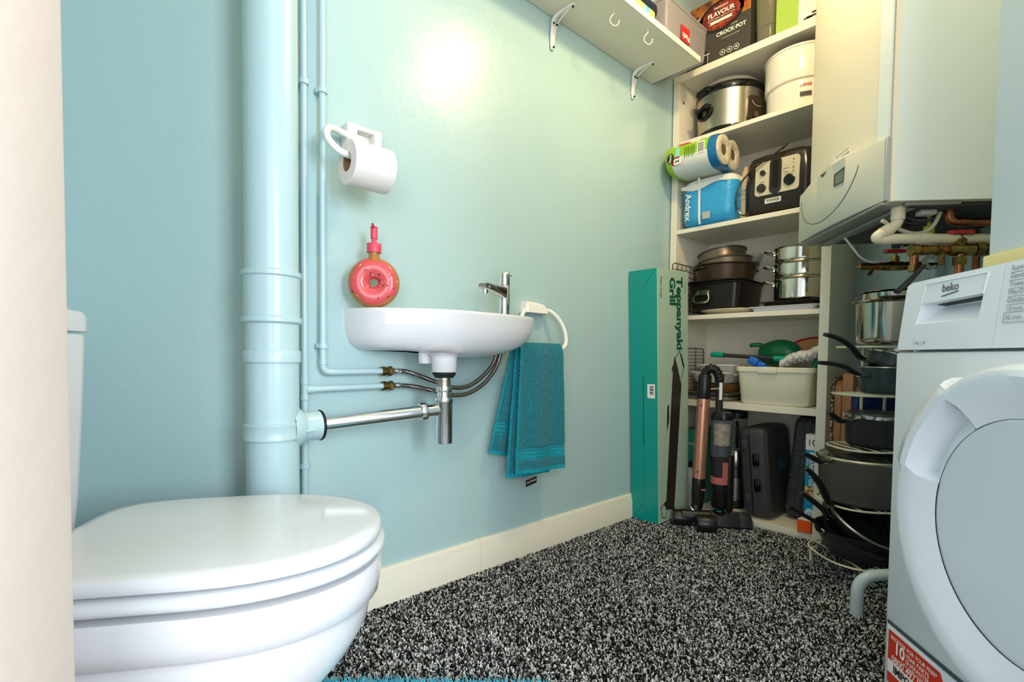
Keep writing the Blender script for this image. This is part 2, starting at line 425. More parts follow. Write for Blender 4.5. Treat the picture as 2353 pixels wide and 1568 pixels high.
for s, sl, sy, z in outer:
    # the underside keeps its left shoulder at the wall
    rs.append([(.80 + (x - .80) * (s if x > .80 else sl), 1.262 + (y - 1.262) * sy, z + (0.035 * (1 - sl) * min(1, (.8 - x) / .15) if x < .8 else 0)) for x, y in RP])
cx, cy = .80, 1.165
back = 1.262
def inner_ring(s, sy, z):
    out = []
    for x, y in RP:
        yy = min(y, 1.225)
        xx = max(min(x, .985), .665)
        out.append((cx + (xx - cx) * s, cy + (yy - cy) * sy, z))
    return out
for s, sy, z in inner: rs.append(inner_ring(s, sy, z))
rings(bm, rs)
MD = Matrix.Translation((.777, 1.115, 0))
lathe(bm, [(.031, .654), (.0335, .656), (.0335, .690), (.037, .70), (.05, .706)], 28, MD, cap0=True)
lathe(bm, [(.018, .676), (.020, .678), (.020, .71)], 20, Matrix.Translation((.752, 1.165, 0)), cap0=True)
obj('bowl', bm, CERAM, T, ang=60)
# tap
TX, TY = 1.043, 1.178
T = thing('tap', 'chrome mixer tap standing on the right end of the basin', 'tap', I4, (TX, TY, .817))
MT = Matrix.Translation((TX, TY, 0))
bm = NB(); lathe(bm, [(.0205, .817), (.0205, .820), (.0178, .822), (.0172, .913), (.0165, .9145)], 32, MT, cap0=True, cap1=True); obj('tap_body', bm, CHROME, T)
bm = NB(); lathe(bm, [(.0165, .9155), (.0175, .9165), (.0175, .942), (.0160, .9435), (.0160, .945), (.0178, .946), (.0178, .952), (.0165, .954), (.001, .954)], 32, MT)
cyl(bm, (TX + .015, TY - .004, .950), (TX + .026, TY - .006, .950), .0032)
obj('lever', bm, CHROME, T)
sd = Vector((-.135, -.052, 0)).normalized(); sw = Vector((-sd.y, sd.x, 0))
bm = NB(); o0 = Vector((TX, TY, 0))
rs = []
for d, zc, w, h in ((.004, .893, .015, .019), (.05, .8955, .0145, .015), (.10, .8985, .0135, .0115), (.130, .900, .0125, .0095), (.1375, .9005, .0115, .005)):
    rs.append([o0 + sd * d + sw * x + Vector((0, 0, zc + y)) for x, y in rrect(2 * w, 2 * h, min(w, h) * .45, 4)])
rings(bm, rs); obj('spout', bm, CHROME, T, ang=30)
bm = NB(); p = o0 + sd * .121; cyl(bm, p + Vector((0, 0, .880)), p + Vector((0, 0, .893)), .0098, n=20); cyl(bm, p + Vector((0, 0, .8785)), p + Vector((0, 0, .8805)), .0078, n=20)
obj('aerator', bm, CHROME, T)
# bottle trap and waste pipe
T = thing('bottle_trap', 'chrome bottle trap under the basin with its waste pipe running left', 'trap', I4, (.777, 1.115, .46))
MD = Matrix.Translation((.777, 1.115, 0))
bm = NB(); lathe(bm, [(.02, .654), (.030, .653), (.0315, .651), (.0305, .647), (.026, .644), (.026, .640), (.017, .639)], 28, MD); obj('rubber_washer', bm, RUBBER, T)
bm = NB(); lathe(bm, [(.0172, .645), (.0172, .612)] , 28, MD)
for i in range(6): lathe(bm, [(.0172, .634 - i * .0025), (.0182, .6335 - i * .0025), (.0172, .633 - i * .0025)], 28, MD)
obj('waste_tail', bm, BSTEEL, T)
bm = NB(); lathe(bm, [(.017, .617), (.0212, .6165), (.0216, .615), (.0216, .604), (.0210, .6025), (.0185, .602), (.0185, .585)], 28, MD); obj('slip_nut', bm, CHROME, T)
bm = NB(); lathe(bm, [(.017, .588), (.0236, .5875), (.0242, .585), (.0242, .574), (.0232, .572), (.0229, .47), (.0225, .4655), (.020, .464), (.001, .464)], 32, MD); obj('bottle_body', bm, CHROME, T)
pj = Vector((.777, 1.115, .556)); pe = Vector((.466, 1.183, .532)); dw = (pe - pj).normalized()
bm = NB(); MW = Matrix.Translation(pj) @ along(dw)
lathe(bm, [(.0165, .012), (.0165, .048), (.0195, .049)], 28, MW); lathe(bm, [(.0195, .049), (.0228, .050), (.0232, .052), (.0232, .064), (.0225, .066), (.0178, .067)], 12, MW)
obj('waste_nut', bm, CHROME, T, ang=25)
bm = NB(); cyl(bm, pj + dw * .055, pe, .0165, n=32); obj('waste_pipe', bm, CHROME, T)
# ------------------------------------------------------------------ soap dispenser
DC = Vector((.616, 1.196, .8815)); face = Vector((-DC.x, -DC.y, 0)).normalized()
ang = math.degrees(math.atan2(face.y, face.x))
MDn = Matrix.Translation(DC) @ Matrix.Rotation(rad(ang - 90), 4, 'Z') @ Matrix.Rotation(-PI / 2, 4, 'X')   # local z = towards the room, local y = up... x = right
right = Vector((0, 0, 1)).cross(face) * 1.0; upv = Vector((0, 0, 1))
def dp(x, y, z): return DC + right * x + upv * y + face * z
DOUGH = mat('glazed_dough', (170, 112, 56), 0.18, coat=0.2)
ICING = mat('pink_icing_glaze', (208, 80, 84), 0.2, coat=0.15)
PUMP = mat('pink_pump_plastic', (214, 74, 96), 0.4)
T = thing('soap_dispenser', 'pink iced doughnut shaped soap dispenser standing on the basin', 'soap dispenser', I4, DC - Vector((0, 0, .064)))
R0, r0 = .0375, .0265
def torus(bm, f, nu=56, nv=24, off=0.0):
    rs = []
    for i in range(nu):
        a = 2 * PI * i / nu; q = []
        for j in range(nv):
            b = 2 * PI * j / nv
            rr = r0 + off
            x = (R0 + rr * math.cos(b)) ; z = rr * .84 * math.sin(b)
            q.append(dp(x * math.cos(a), x * math.sin(a), z))
        rs.append(q)
    return rings(bm, rs, loop=True)
bm = NB(); torus(bm, None)
M = Matrix.Translation(DC)
lathe(bm, [(.0165, .055), (.0140, .062), (.0138, .076)], 24, M, cap1=True)
obj('body', bm, DOUGH, T, ang=80)
bm = NB(); nu, nv = 72, 16; G = []
for i in range(nu):
    a = 2 * PI * i / nu
    edge = 0.74 + .16 * math.sin(5 * a + .6) + .10 * math.sin(8 * a + 1.7)
    row = []
    for j in range(nv + 1):
        b = PI * 1.05 - (PI * 1.05 - edge) * j / nv
        k = .0014 if 0 < j < nv else -.0008
        x = R0 + (r0 + k) * math.cos(b); z = (r0 + k) * .84 * math.sin(b)
        row.append(bm.verts.new(dp(x * math.cos(a), x * math.sin(a), z)))
    G.append(row)
for i in range(nu):
    for j in range(nv): bm.faces.new((G[i][j], G[(i + 1) % nu][j], G[(i + 1) % nu][j + 1], G[i][j + 1]))
obj('icing', bm, ICING, T, ang=80)
SPR = [mat('sprinkle_dark', (52, 22, 34), .3), mat('sprinkle_orange', (240, 150, 96), .3), mat('sprinkle_pink', (246, 196, 190), .3)]
rnd = random.Random(5)
for k in range(26):
    a = rnd.uniform(0, 2 * PI); b = rnd.uniform(.75, 2.5)
    x = R0 + (r0 + .0018) * math.cos(b); z = (r0 + .0018) * .84 * math.sin(b)
    p = dp(x * math.cos(a), x * math.sin(a), z)
    t1 = (right * -math.sin(a) + upv * math.cos(a)); t2 = (right * math.cos(a) + upv * math.sin(a)) * -math.sin(b) + face * math.cos(b)
    f = rnd.uniform(0, PI); d = t1 * math.cos(f) + t2 * math.sin(f)
    bm = NB(); cyl(bm, p - d * .0032, p + d * .0032, .0009, n=6); obj('sprinkle', bm, SPR[0 if k % 2 else 1 + (k // 2) % 2], T)
bm = NB(); lathe(bm, [(.017, .0755), (.0180, .0755), (.0182, .077), (.0182, .097), (.0176, .0985), (.0078, .099)], 28, M, cap0=True)
lathe(bm, [(.0066, .099), (.0066, .112)], 20, M)
lathe(bm, [(.0085, .111), (.0088, .112), (.0088, .138), (.0096, .139), (.0096, .1405), (.001, .141)], 20, M, cap0=True)
tube(bm, [dp(0, .137, 0), dp(-.001, .139, .008), dp(-.003, .141, .016), dp(-.004, .142, .024)], [.0042, .0042, .0036, .003], 10)
obj('pump', bm, PUMP, T)
bm = NB(); q = dp(-.004, .142, .0245); cyl(bm, q, q + face * .0006, .0018, n=10); obj('nozzle_hole', bm, RUBBER, T)
# ------------------------------------------------------------------ toilet roll and holder
T = thing('toilet_roll_holder', 'white plastic toilet roll holder screwed to the blue wall', 'toilet roll holder', I4, (.60, PW, 1.247))
bm = NB()
bx(bm, .556, .583, 1.218, 1.2615, 1.222, 1.276, bev=.004); bx(bm, .628, .650, 1.218, 1.2615, 1.222, 1.276, bev=.004)
bx(bm, .575, .635, 1.222, 1.2615, 1.264, 1.276, bev=.003); bx(bm, .575, .635, 1.222, 1.2615, 1.222, 1.232, bev=.003); bx(bm, .575, .635, 1.250, 1.2615, 1.228, 1.27)
obj('bracket', bm, WPLAS, T)
bm = NB(); tube(bm, [(.60, 1.228, 1.244), (.556, 1.226, 1.244), (.528, 1.220, 1.246), (.505, 1.205, 1.238), (.490, 1.188, 1.220), (.487, 1.170, 1.197), (.500, 1.157, 1.176), (.525, 1.151, 1.166), (.60, 1.150, 1.165)], .0085, 14, k=8)
obj('arm', bm, WPLAS, T)
PAPER = mat('toilet_paper', (232, 226, 220), .9, bump=[(60, .15, .004), (350, .2, .001)], sheen=.2)
CARD = mat('grey_brown_card', (146, 112, 84), .8)
T = thing('toilet_roll', 'white toilet roll hanging on the wall holder', 'toilet roll', I4, (.575, 1.150, 1.149))
MR = Matrix.Translation((.575, 1.150, 1.149)) @ Matrix.Rotation(PI / 2, 4, 'Y')
bm = NB(); lathe(bm, [(.0225, -.052), (.050, -.052), (.0525, -.050), (.0528, 0), (.0525, .050), (.050, .052), (.0225, .052), (.0225, -.052)], 48, MR); obj('paper', bm, PAPER, T)
bm = NB(); lathe(bm, [(.0224, -.0515), (.0224, .0515), (.0212, .0515), (.0212, -.0515), (.0224, -.0515)], 32, MR); obj('cardboard_core', bm, CARD, T)
# ------------------------------------------------------------------ towel ring and towel
T = thing('towel_ring', 'white plastic towel ring on the wall right of the basin', 'towel ring', I4, (1.245, PW, .867))
bm = NB()
rings(bm, [[(1.187, 1.2615, .847), (1.303, 1.2615, .847), (1.306, 1.2615, .862), (1.285, 1.2615, .882), (1.235, 1.2615, .889), (1.196, 1.2615, .886)],
           [(1.190, 1.235, .847), (1.300, 1.235, .847), (1.303, 1.235, .860), (1.282, 1.238, .879), (1.235, 1.240, .885), (1.198, 1.240, .882)],
           [(1.198, 1.228, .848), (1.290, 1.228, .848), (1.292, 1.229, .857), (1.275, 1.231, .872), (1.235, 1.234, .878), (1.205, 1.234, .876)]])
obj('wall_mount', bm, WPLAS, T, ang=30)
bm = NB(); tube(bm, [(1.20, 1.245, .856), (1.295, 1.243, .862), (1.330, 1.228, .845), (1.352, 1.212, .808), (1.357, 1.200, .765), (1.345, 1.194, .737), (1.315, 1.191, .725), (1.23, 1.189, .722), (1.155, 1.191, .725), (1.128, 1.194, .737), (1.118, 1.200, .765), (1.146, 1.216, .812), (1.185, 1.238, .849)], .0075, 12, closed=True, k=6)
obj('ring', bm, WPLAS, T)
TOW = mat('teal_terry', (0, 112, 128), .95, bump=[(330, 1.0, .005), (90, .4, .004)], vary=((20, 160, 172), 260, .48, .8), sheen=.15)
TOWB = mat('teal_woven_band', (4, 146, 160), .7, bump=[(500, .3, .001)])
TOWD = mat('black_label', (22, 18, 18), .6)
T = thing('hand_towel', 'teal hand towel folded over the towel ring', 'towel', I4, (1.22, 1.19, .74))
def towel_panel(name, x0t, x1t, x0b, x1b, yt, yb, zt, zb, folds, amp, over=0.0, seed=0, band=None, parent=None):
    bm = NB()
    def f(u, v):
        s = v
        xa = x0t + (x0b - x0t) * s; xb = x1t + (x1b - x1t) * s
        x = xa + (xb - xa) * u
        y = yt + (yb - yt) * s
        z = zt + (zb[0] + (zb[1] - zb[0]) * u - zt) * s
        y += amp * (.35 + .65 * min(1, s * 2)) * math.sin(folds * u * PI + seed) * (1 - .3 * s)
        if over and s < .08:
            t = (0.08 - s) / .08; y += over * t ** 2 * .9; z = z + .004 * t
        if band and band[0] - .004 < s < band[1] + .004: y += .0022
        return (x, y, z)
    mi = (lambda u, v: 1 if band and (band[0] < v < band[1] and (int((v - band[0]) / (band[1] - band[0]) * 10) % 3 != 2)) or v > .972 or u < .028 else 0)
    sheet(bm, f, 70, 170, th=.006, mi=mi)
    rj = random.Random(seed)
    for v in bm.verts: v.co += Vector((rj.uniform(-.0004, .0004), rj.uniform(-.0011, .0011), rj.uniform(-.0004, .0004)))
    return obj(name, bm, [TOW, TOWB], parent, ang=70)
towel_panel('front_layer', 1.118, 1.312, 1.098, 1.325, 1.180, 1.176, .737, (.318, .312), 3.2, .007, over=.012, seed=.4, band=(.80, .90), parent=T)
towel_panel('middle_layer', 1.115, 1.27, 1.083, 1.28, 1.200, 1.202, .735, (.305, .298), 2.3, .006, over=-.006, seed=1.9, parent=T)
towel_panel('back_layer', 1.108, 1.25, 1.035, 1.20, 1.214, 1.236, .735, (.388, .350), 2.6, .006, over=-.01, seed=3.1, band=(.70, .82), parent=T)
bm = patch((1.165, 1.172, .288), (1, 0, .16), (0, 0, 1), rect(.05, .022)); lb = obj('care_label', bm, TOWD, T)
text(lb, 'EGYPTIAN', mat('label_thread', (190, 186, 180), .7), (1.165, 1.1712, .2885), (1, 0, .16), (0, 0, 1), width=.042, bold=.01)
# ------------------------------------------------------------------ wall shelf with brackets and hooks
T = thing('wall_shelf', 'long white shelf board bracketed high on the sink wall', 'shelf', I4, (1.3, PW, 1.89))
bm = box(.30, 1.960, 1.036, PW - .001, 1.890, 1.913, bev=.001, seg=1); obj('board', bm, MELA, T)
for x in (1.325, 1.815):
    bm = NB()
    tube(bm, [(x, PW - .006, 1.775), (x, PW - .007, 1.85), (x, PW - .016, 1.876), (x, PW - .04, 1.8855), (x, 1.158, 1.886)], [.0075, .010, .011, .010, .007], 8, k=6, flat=.55, up=(0, -1, .3))
    for s in (-.011, .011): tube(bm, [(x + s * .6, PW - .004, 1.79), (x + s, PW - .02, 1.865), (x + s * .6, 1.17, 1.887)], .0028, 6, k=6)
    b = obj('bracket', bm, WPLAS, T)
    for p, d in (((x, PW - .012, 1.782), (0, -1, 0)), ((x - .008, PW - .018, 1.858), (0, -1, 0)), ((x + .008, PW - .018, 1.858), (0, -1, 0)), ((x, 1.163, 1.880), (0, 0, -1))):
        bm = NB(); p = Vector(p); cyl(bm, p, p + Vector(d) * .004, .0035, n=10); obj('screw', bm, RUBBER, b)
for x, y in ((1.452, 1.088), (1.625, 1.066)):
    bm = NB(); tube(bm, [(x, y, 1.892), (x, y, 1.877), (x - .008, y + .004, 1.867), (x - .013, y + .007, 1.853), (x - .008, y + .004, 1.841), (x + .006, y - .003, 1.837), (x + .015, y - .008, 1.846), (x + .017, y - .009, 1.858)], .0019, 8, k=6)
    lathe(bm, [(.0045, 1.8885), (.0045, 1.8905)], 12, Matrix.Translation((x, y, 0)), cap0=True)
    obj('cup_hook', bm, mat('cream_hook_coat', (222, 220, 190), .3), T)
# things standing on the wall shelf
CLEAR = mat('clear_plastic', (226, 222, 224), .08, trans=.88, ior=1.2, bump=[(18, .1, .004)])
MILKY = mat('cloudy_plastic', (206, 198, 202), .22, trans=.72, ior=1.2, bump=[(14, .2, .006)])
T = thing('storage_box', 'cloudy plastic storage box with red label on the end of the wall shelf', 'storage box', I4, (1.85, 1.15, 1.914))
bm = NB()
rings(bm, [[(x, y, z) for x, y in rrect(w, h, r, 5, 1.868, 1.147)] for z, w, h, r in ((1.9145, .300, .195, .012), (1.93, .303, .200, .012), (2.03, .310, .208, .014), (2.033, .312, .214, .016), (2.033, .302, .202, .014), (1.932, .293, .190, .012), (1.919, .28, .18, .010))])
obj('tub', bm, MILKY, T, ang=50)
bm = NB(); rings(bm, [[(x, y, z) for x, y in rrect(w, h, r, 5, 1.868, 1.147)] for z, w, h, r in ((2.034, .314, .216, .016), (2.044, .314, .216, .016), (2.048, .27, .18, .014))]); obj('lid', bm, MILKY, T)
for s in (-1,):
    bm = NB(); bx(bm, 1.695, 1.722, 1.10, 1.19, 1.99, 2.043, bev=.006); obj('clip_handle', bm, WPLAS, T)
REDL = mat('red_label', (206, 20, 26), .4)
bm = patch((1.847, 1.0415, 1.953), (1, 0, 0), (0, .02, 1), rect(.066, .058)); lb = obj('label_sticker', bm, REDL, T)
text(lb, 'Pack', mat('label_white', (240, 236, 230), .5), (1.850, 1.0405, 1.945), (-1, 0, 0), (0, 0, -1), width=.054, bold=.025)
NAVY = mat('navy_plastic', (22, 28, 52), .3)
T = thing('food_tub', 'food tub with navy lid and blue and yellow print, left of the storage box', 'tub', I4, (1.64, 1.14, 1.914))
TUBP = mat('tub_print', (96, 182, 214), .35, vary=((226, 208, 120), 16, .49, .53))
bm = NB(); rbox(bm, 1.615, 1.135, [(1.9145, .145, .13, .03), (1.97, .155, .14, .032)]); obj('tub_body', bm, TUBP, T)
bm = NB(); rbox(bm, 1.615, 1.135, [(1.968, .163, .148, .034), (1.972, .168, .153, .036), (1.990, .168, .153, .036), (1.994, .15, .135, .03)]); obj('lid', bm, NAVY, T)
bm = NB(); rbox(bm, 1.64, 1.150, [(1.9955, .10, .10, .02), (2.05, .10, .10, .02)])
obj('chocolate_tin', bm, mat('purple_tin', (70, 30, 92), .3), None, label='purple tin standing on the navy lid of the food tub', cat='tin', loc=(1.64, 1.15, 1.995))
# ------------------------------------------------------------------ shelving unit
T = thing('shelving_unit', 'tall white melamine shelving unit crammed with kitchenware in the far corner', 'shelving unit', I4, (2.295, .926, 0))
UX0, UX1, UY0, UY1 = 2.135, 2.452, .597, 1.256
for nm, y0, y1 in (('side_panel', 1.226, UY1), ('side_panel', UY0, .630)):
    bm = box(UX0, UX1, y0, y1, 0, 1.946, bev=.0008, seg=1); o = obj(nm, bm, MELA, T)
    if y0 > 1:
        bm = NB()
        for x in (2.170, 2.41):
            for k in range(26):
                z = .12 + k * .064
                cyl(bm, (x, y0 - .0004, z), (x, y0 + .0006, z), .0026, n=8)
        cyl(bm, (2.172, y0 - .0006, 1.868), (2.172, y0 + .0006, 1.868), .0065, n=12)
        obj('peg_holes', bm, mat('dark_hole', (58, 50, 42), .8), o)
SH = [(1.946, 1.977), (1.659, 1.678), (1.2635, 1.283), (.871, .891), (.484, .512), (.012, .034)]
for i, (z0, z1) in enumerate(SH):
    if i == 0: bm = box(UX0 - .002, UX1, UY0, UY1, z0, z1, bev=.001, seg=1)
    else: bm = box(UX0 + .001, UX1, .6302, 1.2258, z0, z1, bev=.001, seg=1)
    obj('shelf_board' if 0 < i < 5 else ('top_panel' if i == 0 else 'bottom_panel'), bm, MELA, T)
bm = box(UX0 + .004, UX0 + .02, .6302, 1.2258, 0, .012); obj('plinth', bm, MELA, T)
bm = box(UX1, UX1 + .005, UY0, UY1, 0.0, 1.97); obj('back_panel', bm, MELA, T)
# ------------------------------------------------------------------ on top of the unit
def art(name, a, b, sc, lo, hi): return mat(name, a, .35, vary=(b, sc, lo, hi))
Zt = 1.9775
T = thing('slow_cooker_carton', 'dark slow cooker carton with food picture standing on top of the shelving unit', 'carton', I4, (2.27, 1.06, Zt))
CART = mat('carton_charcoal', (62, 57, 50), .5)
FOOD = art('food_print', (70, 34, 16), (196, 116, 46), 14, .36, .66)
bm = box(2.165, 2.40, .929, 1.198, Zt, 2.262, bev=.002, seg=1); b = obj('carton_body', bm, CART, T)
R_, U_ = (0, -1, 0), (0, 0, 1)
def onf(x, y, z): return (x, y, z)
bm = patch((2.1648, 1.0635, 2.195), R_, U_, [(-.134, -.055), (-.06, -.078), (.0, -.050), (.134, -.047), (.134, .066), (-.134, .066)]); obj('food_picture', bm, FOOD, T)
bm = patch((2.1642, 1.055, 2.178), R_, U_, ell(.098, .066, 40)); obj('dark_plate', bm, mat('print_black', (30, 18, 12), .4), T)
bm = patch((2.1636, 1.055, 2.178), R_, U_, ell(.084, .054, 40)); obj('chilli_print', bm, art('chilli_print', (84, 18, 10), (158, 48, 22), 60, .4, .6), T)
bm = patch((2.1642, .975, 2.19), R_, U_, ell(.032, .026, 24)); obj('stew_print', bm, art('stew_print', (120, 26, 12), (206, 88, 36), 90, .4, .6), T)
bm = patch((2.1642, 1.165, 2.19), R_, U_, ell(.028, .028, 24)); obj('bean_print', bm, art('bean_print', (60, 16, 12), (214, 170, 150), 110, .5, .62), T)
PRW = mat('print_white', (236, 230, 220), .5)
text(T, 'PREPARING', PRW, (2.1628, 1.055, 2.214), R_, U_, width=.062, bold=.01)
text(T, 'FLAVOUR', PRW, (2.1628, 1.055, 2.190), R_, U_, width=.118, bold=.03)
text(T, '& DEVELOPING BASE FLAVOURS', PRW, (2.1628, 1.055, 2.172), R_, U_, width=.12)
bm = patch((2.1630, 1.055, 2.158), R_, U_, [(-.052, -.006), (.052, -.006), (.044, 0), (.052, .006), (-.052, .006), (-.044, 0)]); obj('banner_print', bm, PRW, T)
text(T, 'STEW & CASSEROLE', mat('print_orange', (226, 130, 60), .5), (2.1628, 1.055, 2.142), R_, U_, width=.075)
text(T, 'THE ORIGINAL', PRW, (2.1642, 1.004, 2.119), R_, U_, width=.045)
text(T, 'CROCK\u00b7POT', PRW, (2.1642, 1.010, 2.098), R_, U_, width=.128, bold=.03)
text(T, '4.7L DIGITAL SLOW COOKER', PRW, (2.1642, 1.01, 2.075), R_, U_, width=.075)
bm = NB()
for y in (1.045, 1.015, .985):
    prism(bm, ell(.012, .012, 20), (2.1648, y, 2.017), R_, U_, (-.0006, 0, 0))
    prism(bm, ell(.010, .010, 20), (2.1640, y, 2.017), R_, U_, (-.0001, 0, 0), mi=1)
    prism(bm, rect(.008, .006), (2.1638, y, 2.017), R_, U_, (-.0002, 0, 0))
obj('print_icons', bm, [PRW, CART], T)
bm = NB()
prism(bm, rect(.075, .052), (2.1648, 1.145, 2.012), R_, U_, (-.0006, 0, 0))
prism(bm, rect(.085, .003, 0, .024), (2.1640, 1.145, 2.012), R_, U_, (-.0002, 0, 0), mi=1); prism(bm, rect(.002, .05, .034, -.002), (2.1640, 1.145, 2.012), R_, U_, (-.0002, 0, 0), mi=1)
prism(bm, rect(.06, .010, 0, .033), (2.1648, 1.145, 2.012), R_, U_, (-.0006, 0, 0))
obj('cooker_picture', bm, [mat('print_black', (20, 18, 16), .4), PRW], T)
T = thing('food_container', 'tall clear plastic container standing between the dark carton and the lime green carton', 'container', I4, (2.27, .88, Zt))
bm = NB(); rings(bm, [[(x, y, z) for x, y in rrect(w, h, r, 5, 2.255, .883)] for z, w, h, r in ((Zt + .001, .12, .066, .02), (Zt + .01, .13, .072, .022), (2.25, .15, .084, .024), (2.25, .146, .080, .022), (Zt + .013, .126, .068, .02), (Zt + .006, .10, .05, .016))]); obj('container_body', bm, mat('olive_clear_plastic', (206, 200, 172), .12, trans=.8, ior=1.2), T, ang=50)
bm = NB(); rings(bm, [[(x, y, z) for x, y in rrect(w, h, r, 5, 2.255, .883)] for z, w, h, r in ((2.06, .139, .077, .023), (2.063, .143, .080, .024), (2.066, .139, .077, .023))]); obj('moulded_ridge', bm, CLEAR, T)
T = thing('green_carton', 'lime green carton with white panel on top of the shelving unit', 'carton', I4, (2.26, .75, Zt))
bm = box(2.175, 2.37, .655, .834, Zt, 2.27, bev=.003, seg=1); obj('carton_body', bm, mat('lime_green_card', (158, 186, 78), .5), T)
bm = patch((2.1748, .695, 2.045), R_, U_, rrect(.108, .10, .012, 4)); lb = obj('white_panel', bm, PRW, T)
bm = NB()
for y, z, w, h in ((.715, 2.01, .03, .006), (.695, 2.012, .05, .008), (.69, 2.024, .022, .008)): prism(bm, rect(w, h), (2.1740, y, z), R_, U_, (-.0003, 0, 0))
obj('figure_print', bm, mat('print_plum', (52, 30, 44), .5), lb)
bm = NB()
for z in (2.045, 2.065, 2.085): prism(bm, rect(.08, .0012), (2.1740, .695, z), R_, U_, (-.0002, 0, 0))
for y in (.675, .70, .725): prism(bm, rect(.0012, .055), (2.1740, y, 2.065), R_, U_, (-.0002, 0, 0))
obj('grid_print', bm, mat('print_grey', (176, 176, 170), .5), lb)
# ------------------------------------------------------------------ second shelf: slow cooker, steamer
def polar(c, R, d): d = Vector((*d, 0)).normalized(); return Vector((c[0], c[1], 0)) + d * R
Z2 = 1.6785
CC = (2.288, 1.062)
T = thing('slow_cooker', 'round steel slow cooker with black lid rim and glass lid', 'slow cooker', I4, (*CC, Z2))
MC = Matrix.Translation((*CC, 0))
bm = NB(); lathe(bm, [(.12, Z2), (.134, Z2 + .002), (.1375, Z2 + .02), (.137, Z2 + .024)], 56, MC, cap0=True); obj('base', bm, GLOSSB, T)
bm = NB(); lathe(bm, [(.132, Z2 + .02), (.136, Z2 + .022), (.139, Z2 + .16), (.141, Z2 + .170), (.1415, Z2 + .174), (.136, Z2 + .178)], 56, MC); obj('steel_body', bm, BSTEEL, T)
bm = NB(); lathe(bm, [(.120, Z2 + .174), (.1425, Z2 + .175), (.146, Z2 + .182), (.146, Z2 + .196), (.141, Z2 + .206), (.130, Z2 + .210), (.126, Z2 + .206)], 56, MC)
for d in ((-.914, .403), (.9, -.43)):
    d = Vector((*d, 0)).normalized(); w = Vector((-d.y, d.x, 0)); c = Vector((*CC, Z2 + .192))
    rings(bm, [[c + d * a + w * x + Vector((0, 0, zz)) for x, zz in rrect(wd, .022, .008, 3)] for a, wd in ((.13, .09), (.150, .086), (.157, .07))])
obj('lid_rim', bm, GLOSSB, T)
bm = NB(); lathe(bm, [(.131, Z2 + .206), (.126, Z2 + .222), (.112, Z2 + .236), (.08, Z2 + .246), (.03, Z2 + .250), (.001, Z2 + .250)], 56, MC)
obj('glass_lid', bm, mat('lid_glass', (236, 232, 222), .05, trans=.75, ior=1.3), T)
for d in ((-.914, .403), (.914, -.403)):
    d = Vector((*d, 0)).normalized(); w = Vector((-d.y, d.x, 0)); c = Vector((*CC, 0)) + d * .137 + Vector((0, 0, Z2 + .105))
    bm = NB(); rings(bm, [[c + d * a + w * x + Vector((0, 0, z)) for x, z in ell(wd, hd, 24)] for a, wd, hd in ((-.004, .046, .036), (.006, .046, .036), (.010, .040, .030), (.006, .030, .018), (.0, .028, .016))])
    rings(bm, [[c + d * a + w * x + Vector((0, 0, z)) for x, z in ell(wd, hd, 24, 0, zz)] for a, wd, hd, zz in ((-.002, .044, .007, .006), (.02, .042, .009, .004), (.034, .032, .008, .002), (.038, .02, .005, .002))])
    obj('side_handle', bm, GLOSSB, T)
d0 = Vector((-.354, -.935, 0)).normalized(); a0 = math.atan2(d0.y, d0.x)
bm = NB(); nn = 9; aw2 = .30
rs = []
for rr in (.138, .1455):
    rs.append([Vector((CC[0], CC[1], 0)) + Vector((math.cos(a0 + x / .141), math.sin(a0 + x / .141), 0)) * rr + Vector((0, 0, Z2 + .085 + z)) for x, z in rrect(.078, .105, .018, 5)])
rings(bm, rs); pn = obj('control_panel', bm, mat('brown_black_plastic', (58, 46, 36), .22), T)
bm = NB(); c = Vector((CC[0], CC[1], 0)) + d0 * .145 + Vector((0, 0, Z2 + .06)); cyl(bm, c, c + d0 * .004, .013, n=24); obj('power_button', bm, mat('brown_button', (92, 72, 54), .3), pn)
w = Vector((-d0.y, d0.x, 0))
bm = NB(); tube(bm, [c + d0 * .002 + w * x + Vector((0, 0, z)) for x, z in ((-.024, .052), (-.012, .04), (.008, .034), (.026, .038))], .0009, 6); obj('printed_arc', bm, PRW, pn)
# white two tier steamer
T = thing('steam_cooker', 'tall white enamel two tier pot beside the slow cooker', 'pot', I4, (2.285, .762, Z2))
ENAM = mat('white_enamel', (234, 226, 212), .18)
MJ = Matrix.Translation((2.285, .768, 0))
bm = NB(); lathe(bm, [(.110, Z2), (.118, Z2 + .004), (.124, Z2 + .03), (.126, Z2 + .100), (.120, Z2 + .108)], 56, MJ, cap0=True); lo = obj('lower_tier', bm, ENAM, T)
bm = NB(); lathe(bm, [(.118, Z2 + .104), (.131, Z2 + .110), (.1335, Z2 + .118), (.1335, Z2 + .228), (.137, Z2 + .231), (.1375, Z2 + .236), (.135, Z2 + .239), (.131, Z2 + .237), (.131, Z2 + .14), (.11, Z2 + .12), (.001, Z2 + .12)], 56, MJ); obj('upper_tier', bm, ENAM, T)
d1 = Vector((-.62, -.78, 0)).normalized(); w = Vector((-d1.y, d1.x, 0)); c = Vector((2.285, .768, 0)) + d1 * .133
bm = NB(); rings(bm, [[c + d1 * a + w * x + Vector((0, 0, Z2 + z)) for x, z in rrect(.062, .026, .004, 2, 0, .214)] for a in (-.004, .020)]); 
rings(bm, [[c + d1 * a + w * x + Vector((0, 0, Z2 + z)) for x, z in rrect(.070, .006, .002, 2, 0, .233)] for a in (-.004, .026)])
obj('grey_clip', bm, mat('grey_clip_plastic', (140, 134, 116), .4), T)
dj = Vector((-.90, -.436, 0)).normalized(); rj = Vector((0, 0, 1)).cross(dj)
pj2 = Vector((2.285, .768, Z2 + .080)) + dj * .127
